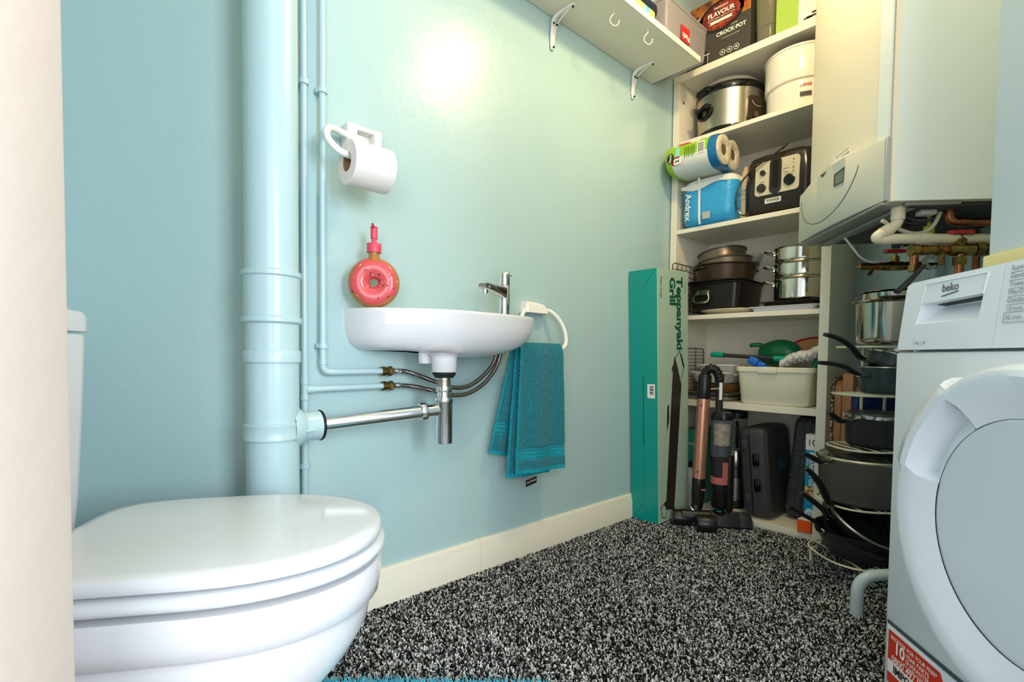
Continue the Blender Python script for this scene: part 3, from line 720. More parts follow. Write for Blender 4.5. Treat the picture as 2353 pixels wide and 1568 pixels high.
text(T, 'JUDGE', mat('red_print', (176, 30, 26), .4), pj2, rj, (0, 0, 1), width=.042, bold=.03)
bm = patch(pj2 + Vector((0, 0, -.034)), rj, (0, 0, 1), rect(.04, .016)); obj('sticker', bm, mat('print_black', (20, 18, 16), .4), T)
# ------------------------------------------------------------------ third shelf
Z3 = 1.2835
FOILW = mat('white_wrap', (226, 226, 218), .35, bump=[(40, .3, .004)])
KGREEN = mat('green_wrap', (146, 190, 30), .3, bump=[(45, .3, .004)])
KRED = mat('red_wrap', (190, 22, 34), .3); KBLUE = mat('blue_wrap', (22, 104, 158), .3, bump=[(45, .3, .004)])
ANDB = mat('sky_blue_wrap', (52, 158, 212), .28, bump=[(26, .6, .008), (90, .2, .003)])
T = thing('toilet_paper_pack', 'blue and white wrapped pack of toilet rolls on the third shelf', 'toilet paper pack', I4, (2.25, 1.085, Z3))
bm = NB()
def pk(z, w, h, r): return [(x, y, z) for x, y in rrect(w, h, r, 8, 2.225, 1.082)]
rings(bm, [pk(Z3 + .0005, .17, .20, .05), pk(Z3 + .012, .20, .235, .055), pk(Z3 + .05, .212, .25, .055), pk(Z3 + .105, .205, .243, .05), pk(Z3 + .15, .212, .25, .055), pk(Z3 + .172, .208, .247, .055)], cap1=False)
rings(bm, [pk(Z3 + .172, .208, .247, .055), pk(Z3 + .195, .198, .237, .055), pk(Z3 + .208, .16, .20, .05), pk(Z3 + .211, .05, .06, .02)], cap0=False, mi=1)
pack = obj('wrapper', bm, [ANDB, FOILW], T, ang=70)
bm = NB(); tube(bm, [(2.118, 1.115, Z3 + .205), (2.1165, 1.110, Z3 + .17), (2.119, 1.111, Z3 + .10), (2.117, 1.108, Z3 + .03), (2.124, 1.108, Z3 + .004)], .0055, 8, flat=.35, up=(1, 0, 0)); obj('wrapper_seam', bm, FOILW, T)
bm = NB(); sheet(bm, lambda u, v: (2.1165 - .0012 * math.sin(v * 3), 1.195 - .21 * u, Z3 + .150 + 0.0 + (.030 * v) + (1 - v) * (.010 * math.sin(u * 6.5 + 2.6) + .012)), 20, 5, th=.0012); obj('white_wave', bm, FOILW, T)
text(pack, 'Andrex', PRW, (2.1145, 1.160, Z3 + .085), (0, 0, -1), (0, -1, 0), width=.12, bold=.02)
bm = patch((2.1155, 1.075, Z3 + .036), R_, U_, rect(.036, .030)); obj('barcode_label', bm, mat('print_grey', (176, 176, 170), .5), pack)
# kitchen rolls lying across the top
T = thing('kitchen_roll_pack', 'green and white twin pack of kitchen rolls lying on the toilet paper pack', 'kitchen roll pack', I4, (2.13, 1.12, 1.495))
KC = (2.074, 1.565); KR = .0675
def stad(y, k=1.0):
    out = []
    for i in range(40):
        t = 2 * PI * (i + .5) / 40
        x = KR * k * math.cos(t); z = KR * k * math.sin(t)
        out.append((KC[0] + x + (0.075 if x > 0 else -.0) + .0, y, KC[1] + z + (y - 1.12) * .03))
    return out
bm = NB(); ys = [1.222, 1.219, 1.212] + [1.20 - .19 * i / 14 for i in range(15)] + [1.005, .994, .988]
kk = [.55, .86, .96] + [1.0] * 15 + [1.0, .99, .965]
V = rings(bm, [stad(y, k) for y, k in zip(ys, kk)], cap1=True)
bm.faces.ensure_lookup_table()
for f in bm.faces:
    c = f.calc_center_median(); t = math.degrees(math.atan2(c.z - KC[1], c.x - KC[0]))
    if c.y < 1.026: mi = 2
    elif c.y > 1.186: mi = 1
    elif (136 < t or t < -176): mi = 1
    elif c.y > 1.15 and (t < -150): mi = 3
    elif c.y > 1.10 and 100 < t < 136 and abs(c.y - 1.16 + (t - 118) * .002) < .028: mi = 3
    else: mi = 0
    f.material_index = mi
pk2 = obj('wrapper', bm, [FOILW, KGREEN, KBLUE, KRED], T, ang=70)
PAPR = mat('kitchen_paper_end', (214, 200, 172), .6, bump=[(30, .8, .012)])
for x in (KC[0], KC[0] + .082):
    bm = NB(); M = Matrix.Translation((x, .987, KC[1] - .004)) @ Matrix.Rotation(PI / 2, 4, 'X')
    lathe(bm, [(.062, -.01), (.060, .006), (.045, .009), (.024, .004), (.020, .0)], 32, M); obj('roll_end', bm, PAPR, T)
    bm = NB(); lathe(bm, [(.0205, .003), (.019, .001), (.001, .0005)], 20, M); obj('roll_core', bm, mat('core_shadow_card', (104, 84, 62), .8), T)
fx = KC[0] - KR - .0008
bm = patch((fx, 1.188, KC[1] - .004), (0, -1, .03), (0, 0, 1), ell(.016, .022, 24)); bd = obj('brand_badge', bm, mat('badge_black', (24, 40, 22), .4), T)
text(bd, 'Plenty', PRW, (fx - .0008, 1.188, KC[1] - .004), (0, 0, 1), (0, 1, 0), width=.036, bold=.02)
bm = patch((fx, 1.155, KC[1] - .024), (0, -1, 0), (0, 0, 1), rrect(.034, .026, .006, 3)); bd = obj('count_badge', bm, PRW, T)
text(bd, '2', mat('print_black', (20, 18, 16), .4), (fx - .0008, 1.155, KC[1] - .024), (0, 0, 1), (0, 1, 0), size=.026, bold=.03)
bm = patch((fx, 1.155, KC[1] + .014), (0, -1, 0), (0, 0, 1), rect(.020, .034)); obj('pale_blue_flash', bm, mat('print_pale_blue', (150, 206, 214), .4), T)
bm = patch((fx, 1.050, KC[1] + .008), (0, -1, 0), (0, 0, 1), rect(.034, .046)); bd = obj('barcode', bm, PRW, T)
bm = NB()
for k in range(13): prism(bm, rect(.026, .0009 + .0012 * ((k * 7) % 3) / 2, 0, -.018 + k * .003), (fx - .0007, 1.050, KC[1] + .008), R_, U_, (-.0002, 0, 0))
obj('barcode_bars', bm, mat('print_black', (20, 18, 16), .4), bd)
bm = NB()
for k in range(6): prism(bm, rect(.004, .038 + .008 * (k % 2)), (fx, 1.079 + k * .0085, KC[1] + .006), R_, U_, (-.0004, 0, 0))
obj('small_print', bm, mat('print_dark_green', (96, 132, 26), .5), T)
# paper bag and the black toaster
T = thing('paper_bag', 'beige paper bag of dry food between toilet rolls and toaster', 'bag', I4, (2.26, .955, Z3))
bm = NB(); rings(bm, [[(x, y, z) for x, y in rrect(w, h, r, 4, 2.27, .951)] for z, w, h, r in ((Z3 + .0005, .15, .032, .01), (Z3 + .03, .16, .036, .012), (Z3 + .15, .158, .035, .012), (Z3 + .21, .14, .026, .01), (Z3 + .235, .12, .008, .003))])
b = obj('bag_body', bm, mat('beige_paper', (186, 166, 130), .7, bump=[(40, .5, .006)]), T, ang=60)
for k, (s, z) in enumerate((('Fitness', .13), ('nutrition', .115), ('FACTS', .09))): text(b, s, mat('print_brown', (92, 72, 50), .6), (2.1905, .951, Z3 + z), R_, U_, width=.024)
TOAST = mat('brown_black_gloss', (40, 31, 24), .16)
T = thing('toaster', 'black toaster with silver control panel and trailing flex beside the boiler', 'toaster', I4, (2.29, .80, Z3))
bm = NB(); rings(bm, [[(x, y, z) for x, y in rrect(w, h, .04, 6, 2.298, .803)] for z, w, h in ((Z3 + .012, .27, .258), (Z3 + .02, .284, .268), (Z3 + .13, .286, .270), (Z3 + .215, .276, .256), (Z3 + .238, .262, .238), (Z3 + .250, .22, .19))]); obj('casing', bm, TOAST, T, ang=50)
bm = NB(); bx(bm, 2.17, 2.43, .69, .915, Z3, Z3 + .014, bev=.004); obj('base', bm, BLACK, T)
def tp(y, z, x=0): return (2.1535 - x + max(0, (z - Z3 - .13)) * .05, y, z)
bm = NB(); rings(bm, [[tp(.803 - x, Z3 + .145 + y, a) for x, y in rrect(.166, .135, .014, 4)] for a in (-.002, .003)]); pn = obj('control_panel', bm, mat('champagne_steel', (214, 200, 174), .3, metal=.35), T)
bm = NB(); rings(bm, [[tp(.807 - x, Z3 + .148 + y, a) for x, y in rrect(.044, .142, .02, 5)] for a in (.0025, .0075)]); obj('lever_channel', bm, TOAST, pn)
bm = NB(); rings(bm, [[tp(.807 - x, Z3 + .152 + y, a) for x, y in rrect(.020, .11, .009, 5)] for a in (.007, .0085)]); obj('lever_slot', bm, GLOSSB, pn)
for y, z, r, nm in ((.856, .168, .011, 'button'), (.860, .108, .018, 'button'), (.755, .118, .021, 'browning_knob')):
    bm = NB(); p = Vector(tp(y, Z3 + z, .003)); cyl(bm, p, p + Vector((-.009, 0, 0)), r, r * .9, n=28)
    if nm != 'button': bx(bm, p.x - .012, p.x - .008, y - .003, y + .003, p.z - r * .9, p.z + r * .9)
    obj(nm, bm, TOAST if nm == 'button' else GLOSSB, pn)
DK = mat('print_black', (20, 18, 16), .4)
for s, y, z in (('2', .742, .195), ('1', .742, .180), ('6', .742, .165), ('5', .742, .150), ('DEFROST', .768, .166), ('REHEAT', .768, .152), ('BROWNING', .758, .142), ('CANCEL', .858, .132)):
    text(pn, s, DK, tp(y, Z3 + z, .0032), R_, U_, size=.0115 if len(s) < 2 else .0052, bold=.01)
bm = NB(); prism(bm, rrect(.062, .020, .003, 3), tp(.815, Z3 + .052, .0), R_, U_, (-.0022, 0, 0)); bd = obj('name_badge', bm, mat('badge_silver', (214, 208, 196), .3), T)
text(bd, 'TOWER', DK, tp(.815, Z3 + .052, .0028), R_, U_, width=.05, bold=.01)
bm = NB(); tube(bm, [(2.150, .90, Z3 + .025), (2.142, .93, Z3 + .012), (2.138, .955, Z3 + .055), (2.136, .950, Z3 + .12), (2.138, .915, Z3 + .17), (2.142, .865, Z3 + .205), (2.150, .815, Z3 + .232), (2.158, .785, Z3 + .252)], .0035, 8, k=10); obj('flex', bm, TOAST, T)
bm = NB(); tube(bm, [(2.158, .788, Z3 + .25), (2.166, .770, Z3 + .266)], [.0055, .0035], 8, smooth=False); obj('flex_end', bm, TOAST, T)
# ------------------------------------------------------------------ fourth shelf: bakeware
Z4 = .8915
WIRE = mat('black_wire', (24, 22, 20), .4)
BAKE = mat('dark_nonstick', (44, 40, 36), .3, metal=.5)
BROWNT = mat('brown_nonstick', (78, 62, 46), .3, metal=.5)
GREYT = mat('grey_nonstick', (112, 100, 86), .35, metal=.6)
def rack(label, x0, x1, y, z0, z1, nv, nh, group=None):
    T = thing('cooling_rack', label, 'wire rack', I4, ((x0 + x1) / 2, y, z0))
    bm = NB(); r = .0022
    loop = [(x0, y, z0 + r + .0005), (x1, y, z0 + r + .0005), (x1, y, z1), (x0, y, z1)]
    pts = []
    for (w, h) in rrect(x1 - x0, z1 - z0 - r, .02, 5): pts.append(((x0 + x1) / 2 + w, y, (z0 + z1) / 2 + h + r / 2 + .0006))
    tube(bm, pts, r, 6, closed=True, smooth=False); obj('frame_wire', bm, WIRE, T)
    for k in range(1, nh):
        z = z0 + (z1 - z0) * k / nh; bm = NB(); cyl(bm, (x0, y, z), (x1, y, z), .0014, n=6); obj('wire', bm, WIRE, T)
    for k in range(1, nv):
        x = x0 + (x1 - x0) * k / nv; bm = NB(); cyl(bm, (x, y - .002, z0 + .001), (x, y - .002, z1), .0014, n=6); obj('wire', bm, WIRE, T)
rack('black wire cooling rack standing upright behind the bakeware, beside the teal grill box', 2.085, 2.40, 1.212, Z4, 1.128, 8, 9)
# plates and trays
T = thing('oval_plate', 'cream oval plate under the roasting tin', 'plate', I4, (2.285, 1.015, Z4))
bm = NB(); lathe(bm, [(.09, Z4), (.10, Z4 + .003), (.145, Z4 + .018), (.152, Z4 + .0205), (.152, Z4 + .0225), (.143, Z4 + .0215), (.10, Z4 + .008), (.001, Z4 + .006)], 56, Matrix.Translation((2.29, 1.012, 0)), cap0=True, sy=1.0, sx=.95)
obj('plate', bm, mat('cream_china', (226, 218, 196), .15), T)
def tray(name, label, x0, x1, y0, y1, z, h, m, lip=.014, cat='tray', th=.003):
    bm = NB(); cx, cy, w, d = (x0 + x1) / 2, (y0 + y1) / 2, x1 - x0, y1 - y0
    rings(bm, [[(x, y, zz) for x, y in rrect(w + e, d + e, max(.006, r), 4, cx, cy)] for zz, e, r in ((z, -2 * lip - .014, .012), (z + h * .8, -2 * lip, .018), (z + h - .002, -lip * .6, .02), (z + h, 0, .024), (z + h + .002, 0, .024), (z + h + .001, -lip * .9, .02), (z + h * .8, -2 * lip - .006, .016), (z + th, -2 * lip - .02, .01))])
    return obj(name, bm, m, None, ang=50, label=label, cat=cat, loc=(cx, cy, z))
tray('serving_tray', 'white tray under the black tray and stainless steamer pot', 2.142, 2.438, .638, .905, Z4, .018, mat('bluish_white_tray', (214, 218, 226), .25))
tray('baking_tray', 'black baking tray on the white tray, under the steamer pot', 2.165, 2.436, .642, .872, Z4 + .0205, .018, BAKE)
# roasting tin
T = thing('roasting_tin', 'large dark roasting tin with steel bail handle on the fourth shelf', 'roasting tin', I4, (2.29, 1.065, Z4 + .022))
za = Z4 + .0232
bm = NB(); rings(bm, [[(x, y, z) for x, y in rrect(w, d, r, 6, 2.292, 1.063)] for z, w, d, r in ((za, .235, .205, .03), (za + .006, .252, .222, .034), (za + .11, .268, .240, .036), (za + .114, .284, .256, .042), (za + .118, .286, .258, .042), (za + .118, .27, .242, .036), (za + .012, .246, .216, .03), (za + .006, .22, .19, .03))])
obj('tin_body', bm, BAKE, T, ang=40)
bm = NB(); rings(bm, [[(2.160 - a + .0 * z, 1.105 - x, za + .062 + z) for x, z in rrect(.062, .022, .004, 3, 0, .014)] for a in (-.003, .004)])
for s in (-.024, .024): cyl(bm, (2.157, 1.105 + s, za + .076), (2.153, 1.105 + s, za + .076), .005, n=12)
h = obj('handle_plate', bm, BSTEEL, T)
bm = NB(); tube(bm, [(2.152, 1.133, za + .070), (2.146, 1.141, za + .050), (2.144, 1.134, za + .034), (2.144, 1.105, za + .030), (2.144, 1.076, za + .034), (2.146, 1.069, za + .050), (2.152, 1.077, za + .070)], .0038, 8); obj('bail', bm, STEEL, h)
T = thing('roasting_rack_tin', 'second dark roasting tin nested inside the large one', 'roasting tin', I4, (2.29, 1.063, za + .02))
zb = za + .119
bm = NB(); rings(bm, [[(x, y, z) for x, y in rrect(w, d, r, 6, 2.292, 1.063)] for z, w, d, r in ((za + .02, .20, .17, .03), (zb - .004, .25, .222, .036), (zb + .006, .284, .254, .042), (zb + .009, .284, .254, .042), (zb + .007, .262, .232, .034), (za + .026, .19, .16, .028))]); obj('tin_body', bm, BAKE, T, ang=40)
# round tins
zc = zb + .010
T = thing('cake_tin', 'brown round casserole tin with side grips on the roasting tins', 'cake tin', I4, (2.29, 1.055, zc))
MK = Matrix.Translation((2.285, 1.062, 0))
bm = NB(); lathe(bm, [(.11, zc), (.118, zc + .004), (.132, zc + .066), (.140, zc + .070), (.141, zc + .074), (.134, zc + .075), (.129, zc + .068), (.115, zc + .008), (.001, zc + .006)], 56, MK, cap0=True); obj('tin_body', bm, BROWNT, T)
for d in ((-.87, .49), (.87, -.49)):
    d = Vector((*d, 0)).normalized(); w = Vector((-d.y, d.x, 0)); c = Vector((2.285, 1.062, zc + .056))
    bm = NB(); tube(bm, [c + d * .126 + w * .036, c + d * .144 + w * .030, c + d * .149 + w * 0, c + d * .144 - w * .030, c + d * .126 - w * .036], .006, 8); obj('side_grip', bm, BAKE, T)
def tilted(c, rx, ry): return Matrix.Translation(Vector(c)) @ Matrix.Rotation(rad(ry), 4, 'Y') @ Matrix.Rotation(rad(rx), 4, 'X')
def spring(label, c, R, h, rx, ry):
    M = tilted(c, rx, ry); T = thing('springform_tin', label, 'cake tin', I4, c)
    bm = NB(); lathe(bm, [(R - .012, .003), (R - .004, .0), (R, .004), (R - .002, .008), (R - .002, h - .006), (R + .003, h - .004), (R + .004, h - .001), (R, h), (R - .004, h - .004), (R - .005, .008), (.001, .006)], 56, M, cap0=True); obj('tin_body', bm, GREYT, T)
    return T
spring('grey springform cake tin tipped in the brown tin, lower of two', (2.283, 1.060, zc + .048), .113, .052, -5, 0)
spring('grey springform cake tin lying tilted at the top of the tin stack', (2.285, 1.075, zc + .092), .103, .046, -9, 3)
T = thing('glass_bowl', 'small fluted glass bowl beside the springform tins', 'bowl', I4, (2.32, .965, zc + .077))
bm = NB(); M = Matrix.Translation((2.325, .958, zc + .0765)); rs = []
for r, z in ((.022, 0), (.030, .006), (.038, .026), (.042, .042), (.040, .042), (.034, .024), (.024, .008)): rs.append([M @ Vector(((r + .0018 * math.cos(16 * 2 * PI * k / 64)) * math.cos(2 * PI * k / 64), (r + .0018 * math.cos(16 * 2 * PI * k / 64)) * math.sin(2 * PI * k / 64), z)) for k in range(64)])
rings(bm, rs); obj('glass', bm, mat('clear_glass', (236, 238, 234), .03, trans=.92, ior=1.45), T)
# stainless steamer pot
SC = (2.282, .742); zs = Z4 + .0425
T = thing('steamer_pot', 'three tier stainless steamer pot with looped handles right on the fourth shelf', 'pot', I4, (*SC, zs))
MSs = Matrix.Translation((*SC, 0))
tiers = [(zs, .094), (zs + .094, .062), (zs + .156, .064)]
for i, (z, h) in enumerate(tiers):
    R = .100
    bm = NB(); lathe(bm, [(R - .02, z), (R - .006, z + .001), (R - .001, z + .008), (R, z + .014), (R, z + h - .008), (R + .003, z + h - .006), (R + .0045, z + h - .003), (R + .003, z + h - .0005), (R - .003, z + h - .001), (R - .003, z + .012), (.001, z + .01)], 56, MSs, cap0=True)
    t = obj('tier', bm, STEEL, T)
    for dd in ((-.34, .94), (.34, -.94)):
        d = Vector((*dd, 0)).normalized(); w = Vector((-d.y, d.x, 0)); c = Vector((*SC, z + h - .022))
        if dd[0] > 0: continue
        bm = NB(); tube(bm, [c + d * .100 + w * .030 - Vector((0, 0, .006)), c + d * .108 + w * .033 + Vector((0, 0, .006)), c + d * .130 + w * .026 + Vector((0, 0, .012)), c + d * .138 + Vector((0, 0, .012)), c + d * .130 - w * .026 + Vector((0, 0, .012)), c + d * .108 - w * .033 + Vector((0, 0, .006)), c + d * .100 - w * .030 - Vector((0, 0, .006))], .0052, 8, flat=.7)
        for s in (-.03, .03): cyl(bm, c + d * .099 + w * s - Vector((0, 0, .008)), c + d * .104 + w * s - Vector((0, 0, .008)), .0075, n=14)
        obj('loop_handle', bm, STEEL, t)
# ------------------------------------------------------------------ fifth shelf
Z5 = .5125
rack('black wire cooling rack standing upright behind the white dishes', 2.150, 2.40, 1.214, Z5, .745, 3, 14)
tray('baking_sheet', 'lowest grey metal baking sheet in the pile on the left of the fifth shelf', 2.150, 2.43, .968, 1.195, Z5, .015, mat('pale_metal', (180, 176, 166), .35, metal=.7), th=.002)
tray('baking_sheet', 'upper grey metal baking sheet under the brown glass dish', 2.152, 2.43, .970, 1.192, Z5 + .0165, .015, mat('pale_metal2', (160, 154, 144), .35, metal=.7), th=.002)
AMB = mat('amber_glass', (150, 104, 58), .12, trans=.35, ior=1.4)
T = thing('brown_dish', 'ribbed brown glass dish under the white baking dishes', 'dish', I4, (2.275, 1.08, Z5 + .0335))
zd = Z5 + .034; bm = NB(); rs = []
for r, z in ((.075, 0), (.085, .002), (.100, .032), (.103, .040), (.100, .040), (.092, .03), (.06, .006)): rs.append([(2.277 + (r + .0022 * math.cos(40 * 2 * PI * k / 160)) * 1.08 * math.cos(2 * PI * k / 160), 1.078 + (r + .0022 * math.cos(40 * 2 * PI * k / 160)) * math.sin(2 * PI * k / 160), zd + z)for k in range(160)])
rings(bm, rs); obj('dish_body', bm, AMB, T, ang=70)
WD = mat('white_stoneware', (228, 224, 214), .15)
def dish(label, cx, cy, z, w, d, h, rz):
    M = Matrix.Translation((cx, cy, z)) @ Matrix.Rotation(rad(rz), 4, 'Z')
    T = thing('baking_dish', label, 'dish', I4, (cx, cy, z))
    bm = NB(); rings(bm, [[M @ Vector((x, y, zz)) for x, y in rrect(w + e, d + e, .04, 6)] for zz, e in ((0, -.05), (.004, -.03), (h - .006, -.004), (h - .004, .006), (h, .006), (h, -.004), (h - .01, -.014), (.008, -.045))]); obj('dish_body', bm, WD, T, ang=50)
    for s in (-1, 1):
        bm = NB(); rings(bm, [[M @ Vector((x, s * (d / 2 + o), h - .009 + zz)) for x, zz in rrect(w * .4, .011, .004, 3)] for o in (-.006, .012)]); obj('side_lug', bm, WD, T)
dish('lower white oven dish stacked on the brown glass dish', 2.278, 1.082, zd + .0405, .205, .19, .050, 0)
dish('upper white oven dish tipped into the lower one', 2.290, 1.068, zd + .079, .20, .18, .046, 12)
# cream storage tub and what lies in it
CRM = mat('cream_plastic', (226, 222, 196), .35)
T = thing('storage_tub', 'cream plastic storage tub full of cleaning things on the fifth shelf', 'storage tub', I4, (2.275, .796, Z5))
bm = NB(); zt = Z5 + .0005; ht = .150
rings(bm, [[(x, y, z) for x, y in rrect(w, d, r, 6, 2.283, .796)] for z, w, d, r in ((zt, .255, .245, .02), (zt + .006, .265, .258, .024), (zt + .132, .282, .284, .026), (zt + .134, .296, .298, .03), (zt + ht, .296, .300, .03), (zt + ht + .003, .29, .294, .028), (zt + ht, .280, .284, .024), (zt + .13, .276, .278, .024), (zt + .010, .255, .248, .02))])
obj('tub_body', bm, CRM, T, ang=40)
bm = NB(); bx(bm, 2.128, 2.142, .774, .846, zt + .128, zt + ht + .004, bev=.003); obj('handle_lip', bm, CRM, T)
GRN = mat('dark_green_plastic', (10, 104, 62), .3); TEALP = mat('teal_plastic', (0, 150, 120), .4)
T = thing('watering_can', 'dark green plastic watering can lying in the cream tub', 'watering can', I4, (2.30, .79, .70))
MG = Matrix.Translation((2.305, .895, .722)) @ along((-.25, -1, .02))
bm = NB(); lathe(bm, [(.012, .006), (.030, .004), (.034, 0), (.036, .002), (.046, .02), (.054, .045), (.0545, .048), (.057, .06), (.0575, .064), (.0585, .08), (.058, .085), (.056, .105), (.048, .13), (.034, .152), (.015, .165), (.001, .168)], 40, MG); obj('can_body', bm, GRN, T)
bm = NB(); lathe(bm, [(.030, .0035), (.024, .03), (.001, .03)], 28, MG); obj('can_mouth', bm, mat('deep_green', (4, 46, 30), .6), T)
bm = NB(); tube(bm, [(2.300, .885, .752), (2.29, .91, .760), (2.28, .942, .757)], [.011, .009, .0085], 14); obj('spout', bm, GRN, T)
T = thing('floor_mop', 'black mop stick with teal grips laid across the cream tub', 'mop', I4, (2.19, .9, .71))
a, b = Vector((2.200, 1.075, .716)), Vector((2.185, .70, .696)); d = (b - a).normalized()
bm = NB(); cyl(bm, a + d * .05, b, .0085, n=16); obj('tube', bm, mat('dark_grey_tube', (48, 50, 48), .35), T)
for s, e in ((0, .058), (.272, .322)):
    bm = NB(); cyl(bm, a + d * s, a + d * e, .0115, n=18); obj('grip', bm, TEALP, T)
BLU = mat('blue_plastic', (28, 104, 200), .35)
T = thing('scrubbing_brush', 'blue plastic scrubbing brush resting on the front rim of the tub', 'brush', I4, (2.16, .86, .668))
M = Matrix.Translation((2.172, .872, .686)) @ Matrix.Rotation(rad(24), 4, 'X')
bm = NB(); bx(bm, -.014, .014, -.013, .028, -.016, .016, bev=.007, seg=3, R=M); obj('brush_head', bm, BLU, T)
bm = NB(); bx(bm, -.012, .012, -.045, -.012, -.013, .011, bev=.006, seg=3, R=M); bx(bm, -.010, .012, -.062, -.040, -.02, .004, bev=.006, seg=3, R=M); obj('brush_grip', bm, BLU, T)
T = thing('cleaning_pad', 'white fluffy mop pad draped over the right of the tub', 'mop pad', I4, (2.18, .70, .68))
bm = NB()
def mp(u, v):
    y = .768 - .15 * u; z = .676 + .085 * u ** 1.4 + .012 * math.sin(6 * u); t = 2 * PI * v
    n = .003 * math.sin(40 * u + 7 * math.sin(t * 3)) + .002 * math.sin(63 * u + 5 * t)
    return (2.175 + .035 * math.cos(t) + n, y + n, z + (.021 * math.sin(t) if True else 0) + .0008 * 0 + n)
rings(bm, [[mp(i / 40, k / 20) for k in range(20)] for i in range(41)])
obj('mop_pad', bm, mat('white_microfibre', (226, 222, 210), .95, bump=[(260, 1.0, .006)], sheen=.5), T, ang=80)
bm = NB(); tube(bm, [(2.185, .655, .672), (2.182, .64, .70)], .012, 10, smooth=False); obj('green_clip', bm, GRN, T)
T = thing('fly_swatter', 'red rimmed paddle with tan mesh sticking out behind the mop pad', 'paddle', I4, (2.33, .70, .75))
lp = [(2.33, .815, .735), (2.33, .79, .760), (2.33, .74, .782), (2.33, .68, .788), (2.33, .645, .775), (2.33, .65, .745), (2.33, .70, .735), (2.33, .76, .728)]
bm = NB(); tube(bm, lp, .0045, 8, closed=True, k=5); obj('rim', bm, mat('red_plastic', (176, 26, 30), .35), T)
bm = NB(); P = spline(lp, 5, True); bm.faces.new([bm.verts.new(p) for p in P]); bm.normal_update(); bmesh.ops.solidify(bm, geom=bm.faces[:], thickness=.002); obj('mesh_panel', bm, mat('tan_mesh', (196, 140, 84), .6), T)
# ------------------------------------------------------------------ bottom shelf
Z6 = .0345
CASE = mat('black_case_plastic', (58, 60, 60), .5, bump=[(500, .25, .001)])
def case(label, c, rx, w, d, h, style):
    """rounded moulded case standing on edge; w across, d deep, h tall"""
    M = Matrix.Translation(Vector(c)) @ Matrix.Rotation(rad(rx), 4, 'X')
    T = thing('tool_case', label, 'case', I4, c)
    bm = NB(); sec = []
    for y, e in ((-w / 2, -.03), (-w / 2 + .012, -.006), (-w / 2 + .03, 0), (w * .08, 0), (w * .085, -.006), (w * .115, -.006), (w * .12, 0), (w / 2 - .03, 0), (w / 2 - .012, -.006), (w / 2, -.03)):
        sec.append([M @ Vector((x, y, z + h / 2)) for x, z in rrect(d + e, h + e, .035, 6)])
    rings(bm, sec); obj('case_body', bm, CASE, T, ang=35)
    if style == 0:
        for z in (.20, .80):
            bm = NB(); bx(bm, -d / 2 - .006, -d / 2 + .01, w * .18, w * .38, h * z - .022, h * z + .022, bev=.004, R=M); obj('corner_pad', bm, CASE, T)
        for z in (.36, .64):
            bm = NB(); bx(bm, -d / 2 - .009, -d / 2 + .01, -w * .22, w * .0, h * z - .026, h * z + .026, bev=.005, R=M); obj('catch', bm, GLOSSB, T)
        bm = NB(); bx(bm, -d / 2 - .004, -d / 2 + .01, w * .085, w * .115, .03, h - .03, R=M); obj('seam', bm, BLACK, T)
        bm = NB(); bx(bm, -.01, .05, -w / 2 - .0012, -w / 2 + .002, h * .50, h * .60, R=M); obj('blue_badge', bm, mat('badge_blue', (46, 88, 130), .4), T)
    else:
        for k in range(5):
            z = h * (.30 + .11 * k)
            bm = NB(); bx(bm, -d / 2 - .005, -d / 2 + .02, -w / 2 + .006, w / 2 - .006, z - .004, z + .004, bev=.002, R=M); obj('rib', bm, CASE, T)
        bm = NB(); bx(bm, -d / 2 - .006, -d / 2 + .02, -w * .12, -w * .04, .01, h - .01, bev=.002, R=M); obj('spine', bm, CASE, T)
    return T
case('black moulded tool case with two catches, left of the ribbed case', (2.288, .842, Z6 + .0065), -5, .112, .27, .375, 0)
case('tall ribbed black case leaning behind the kitchen foil box', (2.345, .726, Z6 + .008), 5.0, .105, .18, .425, 1)
T = thing('kitchen_foil_box', 'blue and white kitchen foil box standing against the right side panel', 'box', I4, (2.20, .653, Z6))
bm = box(2.172, 2.222, .633, .672, Z6, .408, bev=.001, seg=1); obj('box_body', bm, mat('teal_blue_card', (0, 140, 180), .4), T)
bm = box(2.1712, 2.2228, .6325, .6725, .348, .4088); cap = obj('white_end_band', bm, PRW, T)
text(cap, '10', DK, (2.1705, .650, .376), R_, U_, size=.034, bold=.0)
bm = box(2.1713, 2.174, .634, .671, .16, .205); obj('food_photo', bm, art('snack_print', (120, 60, 30), (226, 200, 130), 90, .4, .6), T)
text(T, 'Kitchen Foil', PRW, (2.1705, .649, .275), (0, 0, -1), (0, -1, 0), width=.13, bold=.02)
text(T, '300mm x 10m', PRW, (2.1705, .664, .285), (0, 0, -1), (0, -1, 0), width=.06)
bm = patch((2.1718, .652, .098), R_, U_, ell(.017, .022, 20)); lb = obj('round_badge', bm, mat('pale_blue_print', (196, 222, 226), .4), T)
text(lb, '15', mat('print_navy', (20, 40, 70), .4), (2.1706, .652, .098), R_, U_, size=.02)
T = thing('orange_box', 'small orange box lying at the front of the bottom shelf', 'box', I4, (2.17, .648, Z6))
bm = box(2.128, 2.168, .632, .680, Z6, .082, bev=.001, seg=1); obj('box_body', bm, mat('orange_card', (240, 92, 24), .4), T)
bm = box(2.1285, 2.1675, .6325, .6795, .082, .0828); obj('pale_top', bm, PRW, T)
T = thing('blender', 'steel jug blender with clear jar standing behind the cordless vacuum', 'blender', I4, (2.27, .985, Z6))
MBl = Matrix.Translation((2.275, .988, 0))
bm = NB(); lathe(bm, [(.046, Z6), (.050, Z6 + .004), (.050, Z6 + .035), (.046, Z6 + .04)], 36, MBl, cap0=True); obj('foot', bm, BLACK, T)
bm = NB(); lathe(bm, [(.046, Z6 + .04), (.045, Z6 + .135)], 36, MBl); obj('steel_sleeve', bm, BSTEEL, T)
